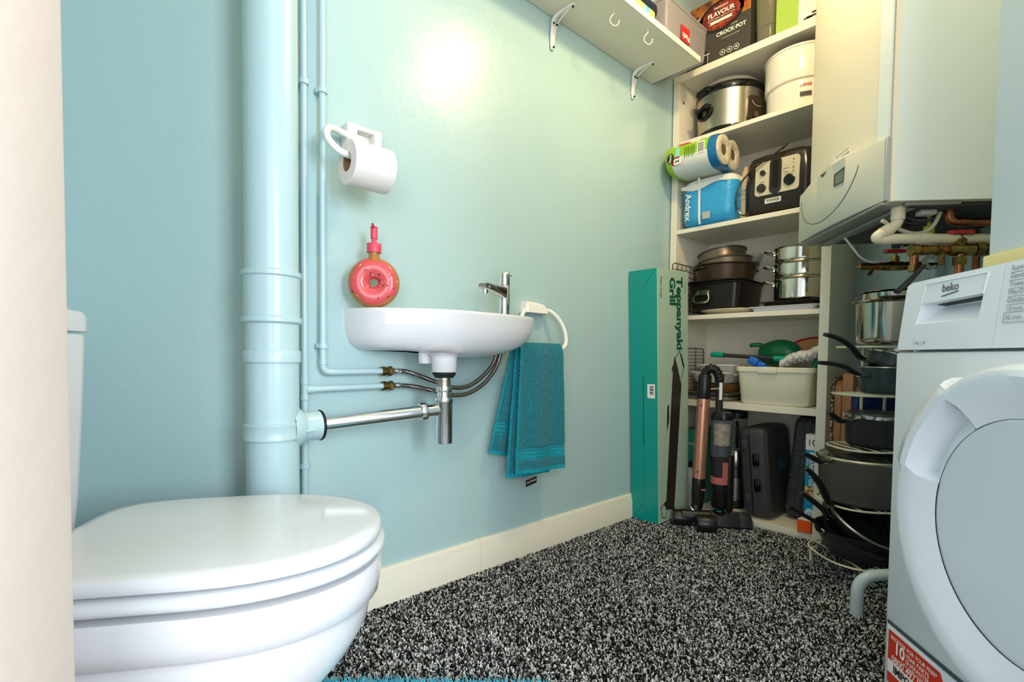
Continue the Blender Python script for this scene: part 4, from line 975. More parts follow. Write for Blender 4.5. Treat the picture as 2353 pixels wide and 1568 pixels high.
bm = NB(); lathe(bm, [(.045, Z6 + .135), (.043, Z6 + .138), (.041, Z6 + .175), (.038, Z6 + .18)], 36, MBl); obj('black_band', bm, BLACK, T)
bm = NB(); lathe(bm, [(.037, Z6 + .178), (.038, Z6 + .182), (.036, Z6 + .250), (.033, Z6 + .255)], 36, MBl, cap1=True); obj('steel_collar', bm, BSTEEL, T)
bm = NB(); lathe(bm, [(.032, Z6 + .2555), (.034, Z6 + .265), (.044, Z6 + .385), (.0455, Z6 + .40), (.042, Z6 + .40), (.032, Z6 + .27), (.001, Z6 + .262)], 36, MBl); obj('clear_jar', bm, mat('grey_clear_plastic', (206, 206, 200), .08, trans=.85, ior=1.15), T)
bm = NB(); lathe(bm, [(.047, Z6 + .4005), (.0475, Z6 + .404), (.0475, Z6 + .425), (.04, Z6 + .43), (.001, Z6 + .43)], 36, MBl, cap0=True); obj('jar_lid', bm, BLACK, T)
bm = NB(); tube(bm, [(2.235, .968, Z6 + .385), (2.212, .955, Z6 + .365), (2.215, .957, Z6 + .30), (2.245, .97, Z6 + .272)], .006, 8); obj('jar_handle', bm, BLACK, T)
T = thing('teal_carton', 'teal carton at the left of the bottom shelf, mostly behind the vacuum', 'carton', I4, (2.28, 1.14, Z6))
bm = box(2.19, 2.40, 1.095, 1.195, Z6, .37, bev=.001, seg=1); obj('carton_body', bm, mat('muted_teal_card', (60, 140, 132), .45), T)
text(T, 'nos', PRW, (2.1894, 1.155, .305), R_, U_, width=.03)
T = thing('spray_bottle', 'white bottle with black top in front of the teal carton', 'bottle', I4, (2.16, 1.14, Z6))
bm = NB(); M = Matrix.Translation((2.162, 1.148, 0)); lathe(bm, [(.020, Z6), (.022, Z6 + .004), (.022, Z6 + .13), (.016, Z6 + .155), (.010, Z6 + .165)], 24, M, cap0=True, cap1=True); obj('bottle_body', bm, WPLAS, T)
bm = NB(); lathe(bm, [(.011, Z6 + .165), (.011, Z6 + .19), (.001, Z6 + .19)], 16, M); obj('cap', bm, BLACK, T)
# ------------------------------------------------------------------ teppanyaki grill carton
TEALC = mat('teal_carton_gloss', (0, 146, 132), .28, bump=[(7, .12, .008)])
SAGE = mat('sage_carton', (172, 196, 172), .32, bump=[(7, .12, .008)])
lean = Matrix.Translation((1.86, 1.117, 0)) @ Matrix.Rotation(rad(-2.6), 4, 'Y') @ Matrix.Rotation(rad(-.25), 4, 'X')
T = thing('grill_carton', 'tall teal and sage green grill carton standing against the sink wall', 'carton', lean, (0.125, .067, .006))
bm = NB(); L, Wd, Hh = .245, .134, 1.062
bx(bm, 0, L, 0, Wd, .006, Hh, bev=.0012, seg=1)
bm.faces.ensure_lookup_table()
for f in bm.faces:
    c = f.calc_center_median(); f.material_index = 1 if c.y < .001 or c.y > Wd - .001 else 0
obj('carton_body', bm, [TEALC, SAGE], T, ang=20)
bm = NB()
for pts in (((.0, .008, 1.058), (.0, .067, .985)), ((.0, .126, 1.058), (.0, .067, .985)), ((.0, .067, .985), (.0, .067, .66)), ((.0, .008, .010), (.0, .067, .085)), ((.0, .126, .010), (.0, .067, .085)), ((.0, .067, .085), (.0, .067, .40))):
    p, q = Vector(pts[0]), Vector(pts[1]); tube(bm, [p, q], .0009, 4, smooth=False)
obj('crease', bm, mat('teal_crease', (0, 104, 96), .4), T)
bm = NB(); bx(bm, -.0009, .001, .068, .0705, .33, .62); bx(bm, -.0009, .001, .0605, .0705, .62, .6225); obj('flap_slot', bm, mat('slot_shadow_card', (0, 74, 70), .6), T)
bm = box(-.0010, .001, .014, .049, .532, .590); lb = obj('barcode_label', bm, PRW, T)
bm = NB()
for k in range(9): bx(bm, -.0016, -.0008, .020, .038, .545 + k * .0042, .545 + k * .0042 + .0012 + .001 * (k % 3))
obj('barcode_bars', bm, DK, lb)
DKG = mat('print_deep_green', (0, 84, 62), .4)
def tf(x, z): return (x, -.0004, z)
text(T, 'Teppanyaki', DKG, tf(.170, .880), (0, 0, -1), (1, 0, 0), width=.310, bold=.04, squash=.95)
text(T, 'Grill', DKG, tf(.113, .972), (0, 0, -1), (1, 0, 0), width=.115, bold=.04, squash=.92)
text(T, 'LIVIVO', mat('print_grey_green', (110, 150, 130), .4), tf(.218, .992), (0, 0, -1), (1, 0, 0), width=.05)
text(T, 'Extra Large', mat('print_slate', (70, 84, 80), .4), tf(.028, .985), (0, 0, -1), (1, 0, 0), width=.085, bold=.005)
bm = NB()
def pr(poly, mi=0, d=.0006): prism(bm, poly, (0, -.0001, 0), (1, 0, 0), (0, 0, 1), (0, -d, 0), mi)
pr([(.055, .055), (.122, .043), (.186, .575), (.150, .665), (.128, .700), (.112, .60)])
pr([(.066, .385), (.084, .43), (.084, .50), (.070, .49)]); pr([(.038, .085), (.060, .060), (.060, .095)]); pr([(.110, .63), (.122, .648), (.122, .668), (.108, .65)])
obj('grill_picture', bm, mat('print_brown_black', (48, 40, 36), .4), T)
bm = NB(); prev = [(.132, .690), (.172, .722), (.206, .65), (.182, .60)]
for p, q in zip(prev, prev[1:]): tube(bm, [(p[0], -.0006, p[1]), (q[0], -.0006, q[1])], .0016, 4, smooth=False)
tube(bm, [(.180, -.0008, .708), (.205, -.0008, .652)], .004, 4, smooth=False)
obj('handle_picture', bm, DK, T)
# ------------------------------------------------------------------ cordless vacuum cleaner
COPP = mat('rose_copper_anodised', (206, 148, 122), .33, metal=.7)
PINK = mat('dusky_pink_plastic', (178, 98, 92), .35)
T = thing('vacuum_cleaner', 'black and rose copper cordless vacuum cleaner folded up by the grill carton', 'vacuum cleaner', I4, (2.0, 1.0, .0))
b0, b1 = Vector((1.995, 1.020, .10)), Vector((2.005, 1.006, .625)); d = (b1 - b0).normalized()
MV = Matrix.Translation(b0) @ along(d, (0, 1, 0))
bm = NB(); lathe(bm, [(.0255, .10), (.0255, .432)], 32, MV, cap0=True, cap1=True); wd = obj('wand', bm, COPP, T)
for z in (.13, .405):
    bm = NB(); p = b0 + d * z + Vector((-.0245, -.006, 0)); cyl(bm, p, p + Vector((-.003, -.001, 0)), .0035, n=10); obj('button', bm, BLACK, wd)
bm = NB(); lathe(bm, [(.018, -.035), (.022, -.02), (.0255, .02), (.0262, .095), (.0255, .10)], 32, MV, cap0=True, cap1=True)
p = b0 + d * .05 + Vector((-.022, -.008, 0)); rings(bm, [[p + Vector((-a, y, z)) for y, z in rrect(.022, .05, .010, 4)] for a in (0, .006)])
obj('lower_collar', bm, BLACK, T)
bm = NB(); tube(bm, [b0 + d * .055 + Vector((-.016, -.022, 0)), b0 + d * .053 + Vector((.004, -.028, 0))], .004, 8, smooth=False); obj('pink_release', bm, PINK, T)
bm = NB(); lathe(bm, [(.0255, .432), (.0262, .434), (.0262, .525), (.022, .532)], 32, MV, cap0=True, cap1=True); obj('upper_collar', bm, BLACK, T)
# ribbed elbow
pts = [b0 + d * .53, Vector((2.006, 1.000, .646)), Vector((2.012, .986, .657)), Vector((2.022, .970, .650)), Vector((2.03, .960, .628)), Vector((2.034, .957, .605))]
P = spline(pts, 8); rr = [.0165 + (.003 if k % 4 < 2 else 0) for k in range(len(P))]
bm = NB(); m = len(P)
tube(bm, P, rr, 16, smooth=False); obj('ribbed_elbow', bm, BLACK, T, ang=25)
bm = NB(); tube(bm, [(2.034, .958, .635), (2.038, .959, .60), (2.046, .962, .50), (2.05, .962, .45)], [.020, .017, .0145, .015], 16); obj('folding_tube', bm, mat('charcoal_tube', (44, 44, 46), .35), T)
bm = NB(); cyl(bm, (2.008, .980, .572), (2.016, .950, .576), .0042, n=10); obj('hinge_pin', bm, CHROME, T)
bm = NB(); tube(bm, [(2.03, .950, .465), (2.045, .946, .462)], .013, 12, smooth=False); cyl(bm, (2.047, .961, .474), (2.0475, .9615, .467), .0165, n=20); obj('pink_ring', bm, PINK, T)
bm = NB(); bx(bm, 2.022, 2.024, .940, .952, .53, .60); obj('rating_label', bm, PRW, T)
BC = (2.062, .955)
MBd = Matrix.Translation((*BC, 0))
bm = NB(); rbox(bm, BC[0], BC[1], [(.290, .066, .060, .02), (.296, .078, .072, .024), (.44, .080, .076, .024), (.446, .078, .074, .024)]); obj('dust_bin', bm, mat('smoky_clear_plastic', (196, 202, 212), .08, trans=.9, ior=1.12), T)
bm = NB(); lathe(bm, [(.022, .335), (.029, .34), (.031, .43), (.01, .435)], 24, MBd, cap0=True, cap1=True); obj('filter_core', bm, mat('dusty_filter', (222, 204, 166), .8, vary=((150, 132, 108), 50, .4, .7)), T)
bm = NB(); lathe(bm, [(.030, .2965), (.030, .33), (.02, .334)], 24, MBd, cap0=True, cap1=True); obj('motor_inlet', bm, mat('navy_inlet', (36, 44, 66), .4), T)
bm = NB(); rbox(bm, BC[0], BC[1], [(.446, .08, .076, .024), (.456, .084, .08, .026), (.476, .07, .066, .024)]); obj('bin_cap', bm, BLACK, T)
bm = NB(); lathe(bm, [(.036, .208), (.038, .212), (.038, .288), (.034, .2895)], 36, MBd, cap0=True, cap1=True)
obj('motor_housing', bm, mat('black_mesh_plastic', (36, 34, 34), .5, bump=[(700, .8, .003)]), T)
bm = NB(); lathe(bm, [(.0365, .178), (.0405, .180), (.0405, .206), (.0365, .208)], 36, MBd)
rs = [[Vector((*BC, 0)) + Vector((math.cos(a), math.sin(a), 0)) * rr + Vector((0, 0, z)) for a, z in ((-2.55, .205), (-1.95, .205), (-1.95, .272), (-2.55, .272))] for rr in (.036, .0405)]
rings(bm, rs); obj('pink_collar', bm, PINK, T)
bm = NB(); lathe(bm, [(.030, .075), (.036, .085), (.037, .18)], 32, MBd, cap0=True, cap1=True); bx(bm, 2.045, 2.085, .908, .922, .065, .30, bev=.006, seg=2); obj('battery_grip', bm, BLACK, T)
# floor head
hd = Vector((.62, -.785, 0)).normalized(); hw = Vector((.785, .62, 0)); hc = Vector((1.955, .985, 0))
def roll(c, ax, L, prof, n=28): return Matrix.Translation(Vector(c) - ax * 0) @ along(ax)
bm = NB()
for c, L in ((Vector((1.935, 1.055, .036)), .075),):
    lathe(bm, [(.012, -.04), (.030, -.038), (.033, -.032), (.033, .03), (.03, .036), (.012, .038)], 28, Matrix.Translation(c) @ along(hd), cap0=True, cap1=True)
obj('roller', bm, BLACK, T)
bm = NB(); c = Vector((1.938, .945, .036)); lathe(bm, [(.01, -.045), (.030, -.044), (.034, -.038), (.034, .024), (.032, .03), (.024, .032), (.022, .028), (.008, .028), (.006, .031), (.001, .031)], 32, Matrix.Translation(c) @ along(hd), cap0=True); obj('wheel', bm, BLACK, T)
bm = NB(); lathe(bm, [(.02, -.06), (.026, -.055), (.026, .055), (.02, .06)], 24, Matrix.Translation((1.962, 1.012, .048)) @ along(hd), cap0=True, cap1=True)
tube(bm, [(1.99, 1.022, .085), (1.975, 1.018, .06), (1.965, 1.015, .05)], [.019, .021, .024], 14); obj('swivel_joint', bm, BLACK, T)
bm = NB(); tube(bm, [(1.968, 1.035, .088), (1.955, 1.028, .082), (1.957, 1.012, .068), (1.97, 1.0, .066)], .0042, 8); obj('chrome_clip', bm, CHROME, T)
rs = []
M = Matrix.Translation((2.045, .945, 0)) @ Matrix.Rotation(math.atan2(hd.y, hd.x), 4, 'Z')
for x, k in ((-.115, .8), (-.10, .95), (-.02, 1), (.065, 1), (.07, .97), (.075, 1), (.115, .9), (.125, .55)):
    rs.append([M @ Vector((x, y * k, .004 + max(0, z - .004) * k)) for y, z in ((-.034, .002), (.034, .002), (.042, .014), (.038, .042), (.018, .064), (-.012, .066), (-.034, .050), (-.042, .016))])
bm = NB(); rings(bm, rs); hb = obj('floor_brush', bm, mat('black_brush_housing', (34, 35, 36), .4), T, ang=30)
bm = NB(); M2 = M @ Matrix.Translation((-.005, -.004, .0655)); lathe(bm, [(.026, -.004), (.026, .0), (.02, .003)], 28, M2); obj('dial_ring', bm, GLOSSB, hb)
bm = NB(); lathe(bm, [(.011, -.001), (.011, .0045), (.001, .005)], 6, M2); obj('green_dial', bm, mat('jade_dial', (40, 130, 110), .3), hb)
bm = NB(); a = M @ Vector((-.09, .028, .060)); b = M @ Vector((.055, .028, .060)); cyl(bm, a, b, .0045, n=10); obj('clear_bar', bm, mat('pale_bar', (190, 194, 192), .15, metal=.6), hb)
bm = NB()
for p, q in (((.045, .085), (.018, .075)), ((.018, .075), (.024, .03)), ((.024, .03), (.052, .022)), ((.052, .022), (.062, .05))):
    tube(bm, [(p[0], -.0006, p[1]), (q[0], -.0006, q[1])], .0016, 4, smooth=False)
GC = [o for o in bpy.data.objects if o.name == 'grill_carton'][0]
obj('lower_handle_picture', bm, DK, GC)
# ------------------------------------------------------------------ wire pan stand with pans
def lp(lat, dep, z): x, y = cw(lat, dep); return Vector((x, y, z))
STW = mat('cream_coated_wire', (226, 220, 190), .35)
PC = (1.155, 1.665)        # lat, dep of the stand's axis
T = thing('pan_stand', 'cream wire pan stand with five tiers between shelving unit and tumble dryer', 'pan stand', I4, lp(*PC, 0))
TZ = [.055, .232, .415, .590, .745]
TR = [(.145, .14), (.13, .12), (.105, .10), (.095, .09), (.085, .085)]
for i, (z, (rx, ry)) in enumerate(zip(TZ, TR)):
    bm = NB(); q = []
    for k in range(28):
        t = 2 * PI * k / 28
        q.append(lp(PC[0] + .02 + rx * math.copysign(abs(math.cos(t)) ** .7, math.cos(t)), PC[1] + ry * math.copysign(abs(math.sin(t)) ** .7, math.sin(t)), z - .004))
    tube(bm, q, .0034, 7, closed=True, k=2)
    tr = obj('tier_ring', bm, STW, T)
    for s in (-.6, -.2, .2, .6):
        bm = NB(); e = ry * math.sqrt(1 - s * s * .8); cyl(bm, lp(PC[0] + .02 + rx * s, PC[1] - e, z - .0035), lp(PC[0] + .02 + rx * s, PC[1] + e, z - .0035), .0022, n=6); obj('cross_wire', bm, STW, tr)
for l, dpt in ((PC[0] + .055, PC[1] + .085), (PC[0] + .12, PC[1] + .065)):
    bm = NB(); cyl(bm, lp(l, dpt, .002), lp(l, dpt, .745), .005, n=10); obj('upright', bm, STW, T)
for l, dpt in ((PC[0] - .118, PC[1] + .06), (PC[0] - .055, PC[1] - .125), (PC[0] + .10, PC[1] - .125)):
    bm = NB(); tube(bm, [lp(l + .03, dpt + .01, .051), lp(l + .008, dpt + .003, .050), lp(l, dpt, .040), lp(l, dpt, .004)], .0034, 8); obj('foot', bm, STW, T)
PANB = mat('black_nonstick_pan', (54, 55, 56), .32, metal=.2); PANG = mat('grey_hard_anodised', (116, 112, 106), .36, metal=.5)
PANS = mat('slate_enamel', (62, 72, 76), .3, metal=.2); PANI = mat('pan_interior', (18, 28, 30), .22, vary=((38, 56, 58), 130, .5, .62))
def pan(name, label, cat, lat, dep, z, R, h, flare, m, M=None, rim=None, wall=.003, inner=None, group=None, base=.8):
    P = lp(lat, dep, z); M = M or Matrix.Translation(P)
    T = thing(name, label, cat, I4, P, group)
    Rb = R * (1 - flare)
    bm = NB(); lathe(bm, [(Rb * base, 0), (Rb * .93, .002), (Rb, .012), (R, h - .002), (R + .001, h)], 56, M, cap0=True)
    lathe(bm, [(R + .001, h), (R - wall, h), (Rb - wall, .014), (Rb * .9, .005), (.001, .004)], 56, M, mi=1)
    bmesh.ops.remove_doubles(bm, verts=bm.verts, dist=1e-6)
    obj('pan_body', bm, [m, inner or m], T, ang=50)
    if rim:
        bm = NB(); lathe(bm, [(R - .002, h - .002), (R + .004, h - .003), (R + .006, h + .002), (R + .003, h + .006), (R - .004, h + .005), (R - .004, h)], 56, M); obj('rim', bm, rim, T)
    return T, M
def handle(T, pts, r=(.008, .0115, .011, .009), m=None, ferrule=None, flat=.75):
    bm = NB(); tube(bm, pts, list(r), 12, k=8, flat=flat); h = obj('handle', bm, m or BLACK, T)
    if ferrule:
        bm = NB(); cyl(bm, ferrule[0], ferrule[1], .0095, .0085, n=14); obj('ferrule', bm, BSTEEL, T)
    return h
# bottom tier: three nested frying pans
F0 = (1.158, 1.645)
T, M = pan('frying_pan', 'large black frying pan at the bottom of the pan stand, outermost of three nested', 'frying pan', F0[0], F0[1], TZ[0] + .001, .142, .090, .30, PANB, inner=PANI)
handle(T, [lp(1.015, 1.625, .140), lp(.985, 1.60, .155), lp(.965, 1.58, .182), lp(.93, 1.55, .205), lp(.88, 1.52, .232), lp(.822, 1.49, .262)], (.006, .008, .009, .008, .0085, .007), ferrule=(lp(1.022, 1.628, .136), lp(1.004, 1.615, .146)))
def tiltM(c, nrm): return Matrix.Translation(c) @ along(nrm)
nv1 = lp(1.158 + .12, 1.645 - .32, 1) - lp(1.158, 1.645, 0)
c1 = lp(1.150, 1.640, .100)
T, M = pan('frying_pan', 'middle black frying pan leaning in the big one, handle pointing to the tool cases', 'frying pan', 1.150, 1.640, .100, .125, .045, .16, PANB, M=tiltM(c1, (nv1.x, nv1.y, .92)), rim=None, inner=PANI)
handle(T, [lp(1.022, 1.605, .192), lp(.998, 1.58, .206), lp(.965, 1.545, .235), lp(.915, 1.515, .270), lp(.858, 1.485, .305)], (.007, .0095, .010, .010, .0075), ferrule=(lp(1.040, 1.618, .182), lp(1.012, 1.597, .198)))
c2 = lp(1.145, 1.640, .150)
nv2 = lp(1.158 + .25, 1.645 - .48, 1) - lp(1.158, 1.645, 0)
T, M = pan('frying_pan', 'steel rimmed dark frying pan on top of the other two, handle raised highest', 'frying pan', 1.145, 1.640, .150, .122, .042, .18, PANB, M=tiltM(c2, (nv2.x, nv2.y, .86)), rim=BSTEEL, inner=PANI)
handle(T, [lp(1.028, 1.608, .234), lp(1.000, 1.582, .254), lp(.968, 1.553, .292), lp(.925, 1.515, .335), lp(.875, 1.49, .378)], (.008, .011, .012, .0115, .0075), ferrule=(lp(1.048, 1.628, .222), lp(1.018, 1.600, .241)))
# second tier: wide saucepan with glass lid
G = mat('dark_lid_glass', (70, 78, 74), .05, trans=.6, ior=1.3)
T, M = pan('saucepan', 'wide grey saucepan with steel rimmed glass lid above the frying pans', 'saucepan', 1.170, 1.665, TZ[1] + .001, .134, .140, .06, PANG, base=.75)
bm = NB(); lathe(bm, [(.132, .1405), (.139, .139), (.1405, .146), (.137, .151), (.128, .1505), (.128, .146)], 56, M); obj('lid_rim', bm, BSTEEL, T)
bm = NB(); lathe(bm, [(.1285, .149), (.10, .156), (.05, .161), (.001, .162)], 48, M); obj('glass_lid', bm, G, T)
bm = NB(); lathe(bm, [(.012, .161), (.014, .175), (.022, .182), (.022, .19), (.001, .192)], 24, M); obj('lid_knob', bm, BLACK, T)
handle(T, [lp(1.018, 1.625, .372), lp(.985, 1.61, .374), lp(.955, 1.595, .388), lp(.918, 1.585, .404)], (.008, .0135, .0135, .008), flat=.6, ferrule=(lp(1.036, 1.636, .372), lp(1.010, 1.62, .372)))
# third tier: black saucepan
T, M = pan('saucepan', 'black saucepan with scuffed silver rim, handle pointing at the wooden boards', 'saucepan', 1.212, 1.665, TZ[2] + .001, .098, .105, .05, PANB)
bm = NB(); lathe(bm, [(.098, .092), (.101, .094), (.101, .104), (.0985, .1065), (.092, .106)], 48, M); obj('silver_rim', bm, mat('scuffed_rim', (200, 200, 192), .3, metal=.9, vary=((70, 72, 70), 60, .45, .6)), T)
bm = NB(); lathe(bm, [(.092, .106), (.09, .112), (.05, .116), (.001, .117)], 40, M); obj('lid', bm, PANB, T)
handle(T, [lp(1.085, 1.632, .505), lp(1.055, 1.618, .503), lp(1.03, 1.605, .515), lp(1.000, 1.59, .535)], (.009, .013, .013, .007), flat=.6, ferrule=(lp(1.118, 1.64, .506), lp(1.078, 1.628, .505)))
# fourth tier: milk pans
T, M = pan('milk_pan', 'slate grey saucepan with long black handle reaching over the cream tub', 'saucepan', 1.232, 1.665, TZ[3] + .001, .082, .085, .05, PANS, rim=None)
bm = NB(); lathe(bm, [(.080, .084), (.084, .084), (.084, .0875), (.080, .0875)], 48, M); obj('steel_rim', bm, BSTEEL, T)
handle(T, [lp(1.118, 1.628, .652), lp(1.085, 1.61, .660), lp(1.04, 1.585, .676), lp(.985, 1.555, .686), lp(.925, 1.53, .690)], (.008, .0105, .0105, .0105, .008), flat=.7, ferrule=(lp(1.152, 1.64, .648), lp(1.110, 1.625, .653)))
cM = lp(1.238, 1.665, .663); nv3 = lp(1.232 + .32, 1.665 - .05, 1) - lp(1.232, 1.665, 0)
T, M = pan('milk_pan', 'smaller grey saucepan tipped into the slate one, handle angled upwards', 'saucepan', 1.238, 1.665, .663, .070, .050, .05, PANS, M=tiltM(cM, (nv3.x, nv3.y, .95)), rim=STEEL)
handle(T, [lp(1.132, 1.63, .702), lp(1.10, 1.612, .712), lp(1.055, 1.585, .742), lp(1.0, 1.56, .765), lp(.945, 1.535, .775)], (.009, .0115, .011, .011, .0085), flat=.7, ferrule=(lp(1.172, 1.642, .690), lp(1.126, 1.626, .704)))
bm = NB(); lathe(bm, [(.050, .052), (.055, .054), (.058, .075), (.054, .075), (.05, .058), (.001, .056)], 40, M); obj('steel_insert', bm, BSTEEL, T)
# top tier: polished pots
T, M = pan('cooking_pot', 'polished steel pot with pouring lip at the top of the pan stand', 'pot', 1.232, 1.655, TZ[4] + .004, .099, .135, .03, STEEL, rim=None, base=.8)
bm = NB(); lathe(bm, [(.098, .133), (.104, .134), (.113, .139), (.112, .141), (.101, .138), (.096, .136)], 56, M); obj('flared_rim', bm, STEEL, T)
for dl in (-.085, -.02):
    bm = NB(); a = lp(1.232 + dl, 1.655 - math.sqrt(max(.0, .101 ** 2 - dl ** 2)), 0)
    tube(bm, [a + Vector((0, 0, .882)), a + Vector((0, 0, .82)), a + Vector((0, 0, .772))], .003, 8)
    if dl < -.05: obj('wire_handle', bm, STEEL, T)
    else: bm.free()
T, M = pan('cooking_pot', 'steel pot nested in the polished pot, with a rivet inside its wall', 'pot', 1.244, 1.655, .832, .092, .085, .02, STEEL, inner=BSTEEL, rim=None)
bm = NB(); lathe(bm, [(.091, .083), (.098, .084), (.104, .087), (.103, .0885), (.095, .0875), (.089, .086)], 56, M); obj('flared_rim', bm, STEEL, T)
bm = NB(); bmesh.ops.create_uvsphere(bm, u_segments=14, v_segments=8, radius=.006, matrix=Matrix.Translation(lp(1.250, 1.655 + .086, .895))); obj('rivet', bm, CHROME, T)
# boards and mats behind the stand
WOOD = mat('beech_board', (198, 142, 92), .45, vary=((172, 112, 66), 9, .3, .7)); WOOD2 = mat('reddish_board', (176, 110, 68), .45, vary=((150, 88, 50), 9, .3, .7))
T = thing('table_mat', 'dark edged woven mat standing against the shelving unit side', 'table mat', I4, (2.30, .590, 0))
bm = NB(); rings(bm, [[(2.275 + x, y, .325 + z) for x, z in rrect(.19, .62, .07, 6)] for y in (.5865, .5955)]); obj('mat_body', bm, mat('woven_rush', (196, 182, 152), .9, vary=((70, 56, 42), 120, .46, .52), bump=[(200, .8, .004)]), T)
T = thing('chopping_board', 'rounded beech chopping board standing behind the pan stand', 'chopping board', I4, (2.29, .573, 0))
bm = NB(); rings(bm, [[(2.275 + x, y, .311 + z) for x, z in rrect(.18 - e, .62 - e, .05, 6)] for y, e in ((.5610, .006), (.5635, 0), (.5835, 0), (.586, .006))]); obj('board', bm, WOOD, T)
T = thing('chopping_board', 'thick square topped wooden board next to the rounded board', 'chopping board', I4, (2.28, .53, 0))
bm = NB(); bx(bm, 2.185, 2.33, .525, .5595, 0.001, .648, bev=.002); obj('board', bm, WOOD, T)
T = thing('wooden_block', 'short reddish wooden board behind the slate pan', 'board', I4, (2.27, .51, 0))
bm = NB(); bx(bm, 2.20, 2.30, .500, .5235, 0.001, .60, bev=.002); obj('board', bm, WOOD2, T)
bm = NB(); rings(bm, [[(x, y, z) for x, y in rrect(.06, .07, .01, 3, 2.165, .425)] for z in (.001, .575)])
bm.clear(); M = Matrix.Translation((2.16, .455, .29)) @ Matrix.Rotation(rad(40), 4, 'Z')
rings(bm, [[M @ Vector((x, y, z)) for x, y in rrect(.035, .14, .01, 3)] for z in (-.288, .27, .286)])
obj('cleaning_pack', bm, mat('navy_yellow_wrap', (22, 40, 96), .3, vary=((150, 150, 40), 18, .56, .60)), None, label='navy and yellow wrapped pack seen through the wires of the pan stand', cat='pack', loc=(2.16, .455, .002))
# ------------------------------------------------------------------ bent tube on the carpet
T = thing('tube_frame', 'pale blue grey bent metal tube standing on the carpet by the dryer', 'tube frame', I4, (1.605, .36, 0))
bm = NB(); e0 = Vector((1.612, .361, .002)); tube(bm, [e0, e0 + Vector((0, 0, .05)), e0 + Vector((.004, -.002, .082)), e0 + Vector((.016, -.013, .103)), e0 + Vector((.040, -.035, .113)), e0 + Vector((.10, -.09, .115)), e0 + Vector((.16, -.145, .115))], .0155, 18, k=8); obj('tube', bm, mat('pale_blue_grey_enamel', (186, 202, 206), .25), T)
# ------------------------------------------------------------------ tumble dryer
WHD = mat('dryer_white', (222, 227, 235), .28); WHD2 = mat('dryer_white_gloss', (226, 231, 239), .12)
GREYD = mat('dryer_door_panel', (212, 221, 228), .16)
DN = .632
T = thing('tumble_dryer', 'white tumble dryer with round door facing the room at the right edge', 'tumble dryer', FA, an(.80, .85, 0))
def dy(a, n, z): return Vector((a, -n, z))
bm = NB(); bx(bm, .502, 1.098, -1.085, -DN - .001, .012, .716, bev=.006); bx(bm, .502, 1.098, -1.085, -DN - .03, .715, .846, bev=.006)
obj('cabinet', bm, WHD, T)
bm = NB()
sec = [(.720, .632), (.745, .632), (.749, .6335), (.842, .640), (.8475, .6425), (.850, .648), (.850, .67)]
def con(a0, a1, name, par):
    bm = NB(); rs = []
    for a in (a0, a1):
        rs.append([dy(a, n, z) for z, n in sec] + [dy(a, .672, .720)])
    rings(bm, rs); return obj(name, bm, WHD2, par, ang=30)
# console left part (with drawer) has a rounded far corner
bm = NB()
def cz(z): return .632 if z < .749 else .632 + (z - .749) * .085
out = [(.862, .720), (1.088, .720), (1.091, .724), (1.082, .836), (1.078, .8445), (1.066, .8485), (.8545, .8485)]
hole = [(1.034, .804), (1.045, .767), (.893, .768), (.889, .8075)]
Vo = [[bm.verts.new(dy(a, cz(z) + t, z)) for a, z in out] for t in (0, .04)]; Vh = [bm.verts.new(dy(a, cz(z), z)) for a, z in hole]
for i in range(len(out)): bm.faces.new((Vo[0][i], Vo[0][(i + 1) % 7], Vo[1][(i + 1) % 7], Vo[1][i]))
bm.faces.new(Vo[1])
ed = [bm.edges.get((Vo[0][i], Vo[0][(i + 1) % 7])) for i in range(7)] + [bm.edges.new((Vh[i], Vh[(i + 1) % 4])) for i in range(4)]
bmesh.ops.triangle_fill(bm, use_beauty=True, use_dissolve=False, edges=ed)
cp = obj('console', bm, WHD2, T, ang=30)
bm = NB(); out = [(.502, .720), (.861, .720), (.8535, .8485), (.502, .8485)]
rings(bm, [[dy(a, cz(z) + t, z) for a, z in out] for t in (0, .04)]); cp2 = obj('programme_panel', bm, WHD2, T, ang=30)
# drawer recess: frame lines, pocket, painted slot shade
def fr(a, z, o=.0006): return dy(a, cz(z) - o, z)
bm = NB(); q = [fr(1.026, .840), fr(.884, .8395)]; tube(bm, q, .0011, 6, smooth=False); tube(bm, [fr(.884, .8395), fr(.889, .807)], .0011, 6, smooth=False); tube(bm, [fr(1.026, .840), fr(1.034, .804)], .0008, 6, smooth=False); obj('drawer_outline', bm, WHD2, cp)
bm = NB()
quad = [fr(1.034, .804, -.0002), fr(.889, .8075, -.0002), fr(.893, .768, -.0002), fr(1.045, .767, -.0002)]
deep = [dy(1.010, .664, .799), dy(.894, .666, .802), dy(.8955, .640, .770), dy(1.030, .639, .7695)]
V = rings(bm, [quad, deep], cap0=False, cap1=True); obj('handle_pocket', bm, WHD2, cp, ang=20)
bm = NB(); pts = [dy(1.012, .650, .8012), dy(.8935, .648, .8045), dy(.8945, .6640, .8015), dy(1.008, .6620, .7988)]
bm.faces.new([bm.verts.new(p) for p in pts]); bm.normal_update(); bmesh.ops.solidify(bm, geom=bm.faces[:], thickness=.0004); obj('slot_shade', bm, mat('painted_slot_shade', (16, 20, 26), .5), cp)  # dark strip painted in as the shade under the pocket's lip
LOG = mat('logo_grey', (84, 90, 98), .4); LOGL = mat('print_light_grey', (128, 136, 146), .4)
AR = (-1, 0, 0); AU = (0, -.085, 1)     # viewer right = towards smaller a ; face normal = out of the dryer
text(cp, 'beko', LOG, dy(.963, cz(.827) - .0006, .8265), AR, AU, width=.038, bold=.012)
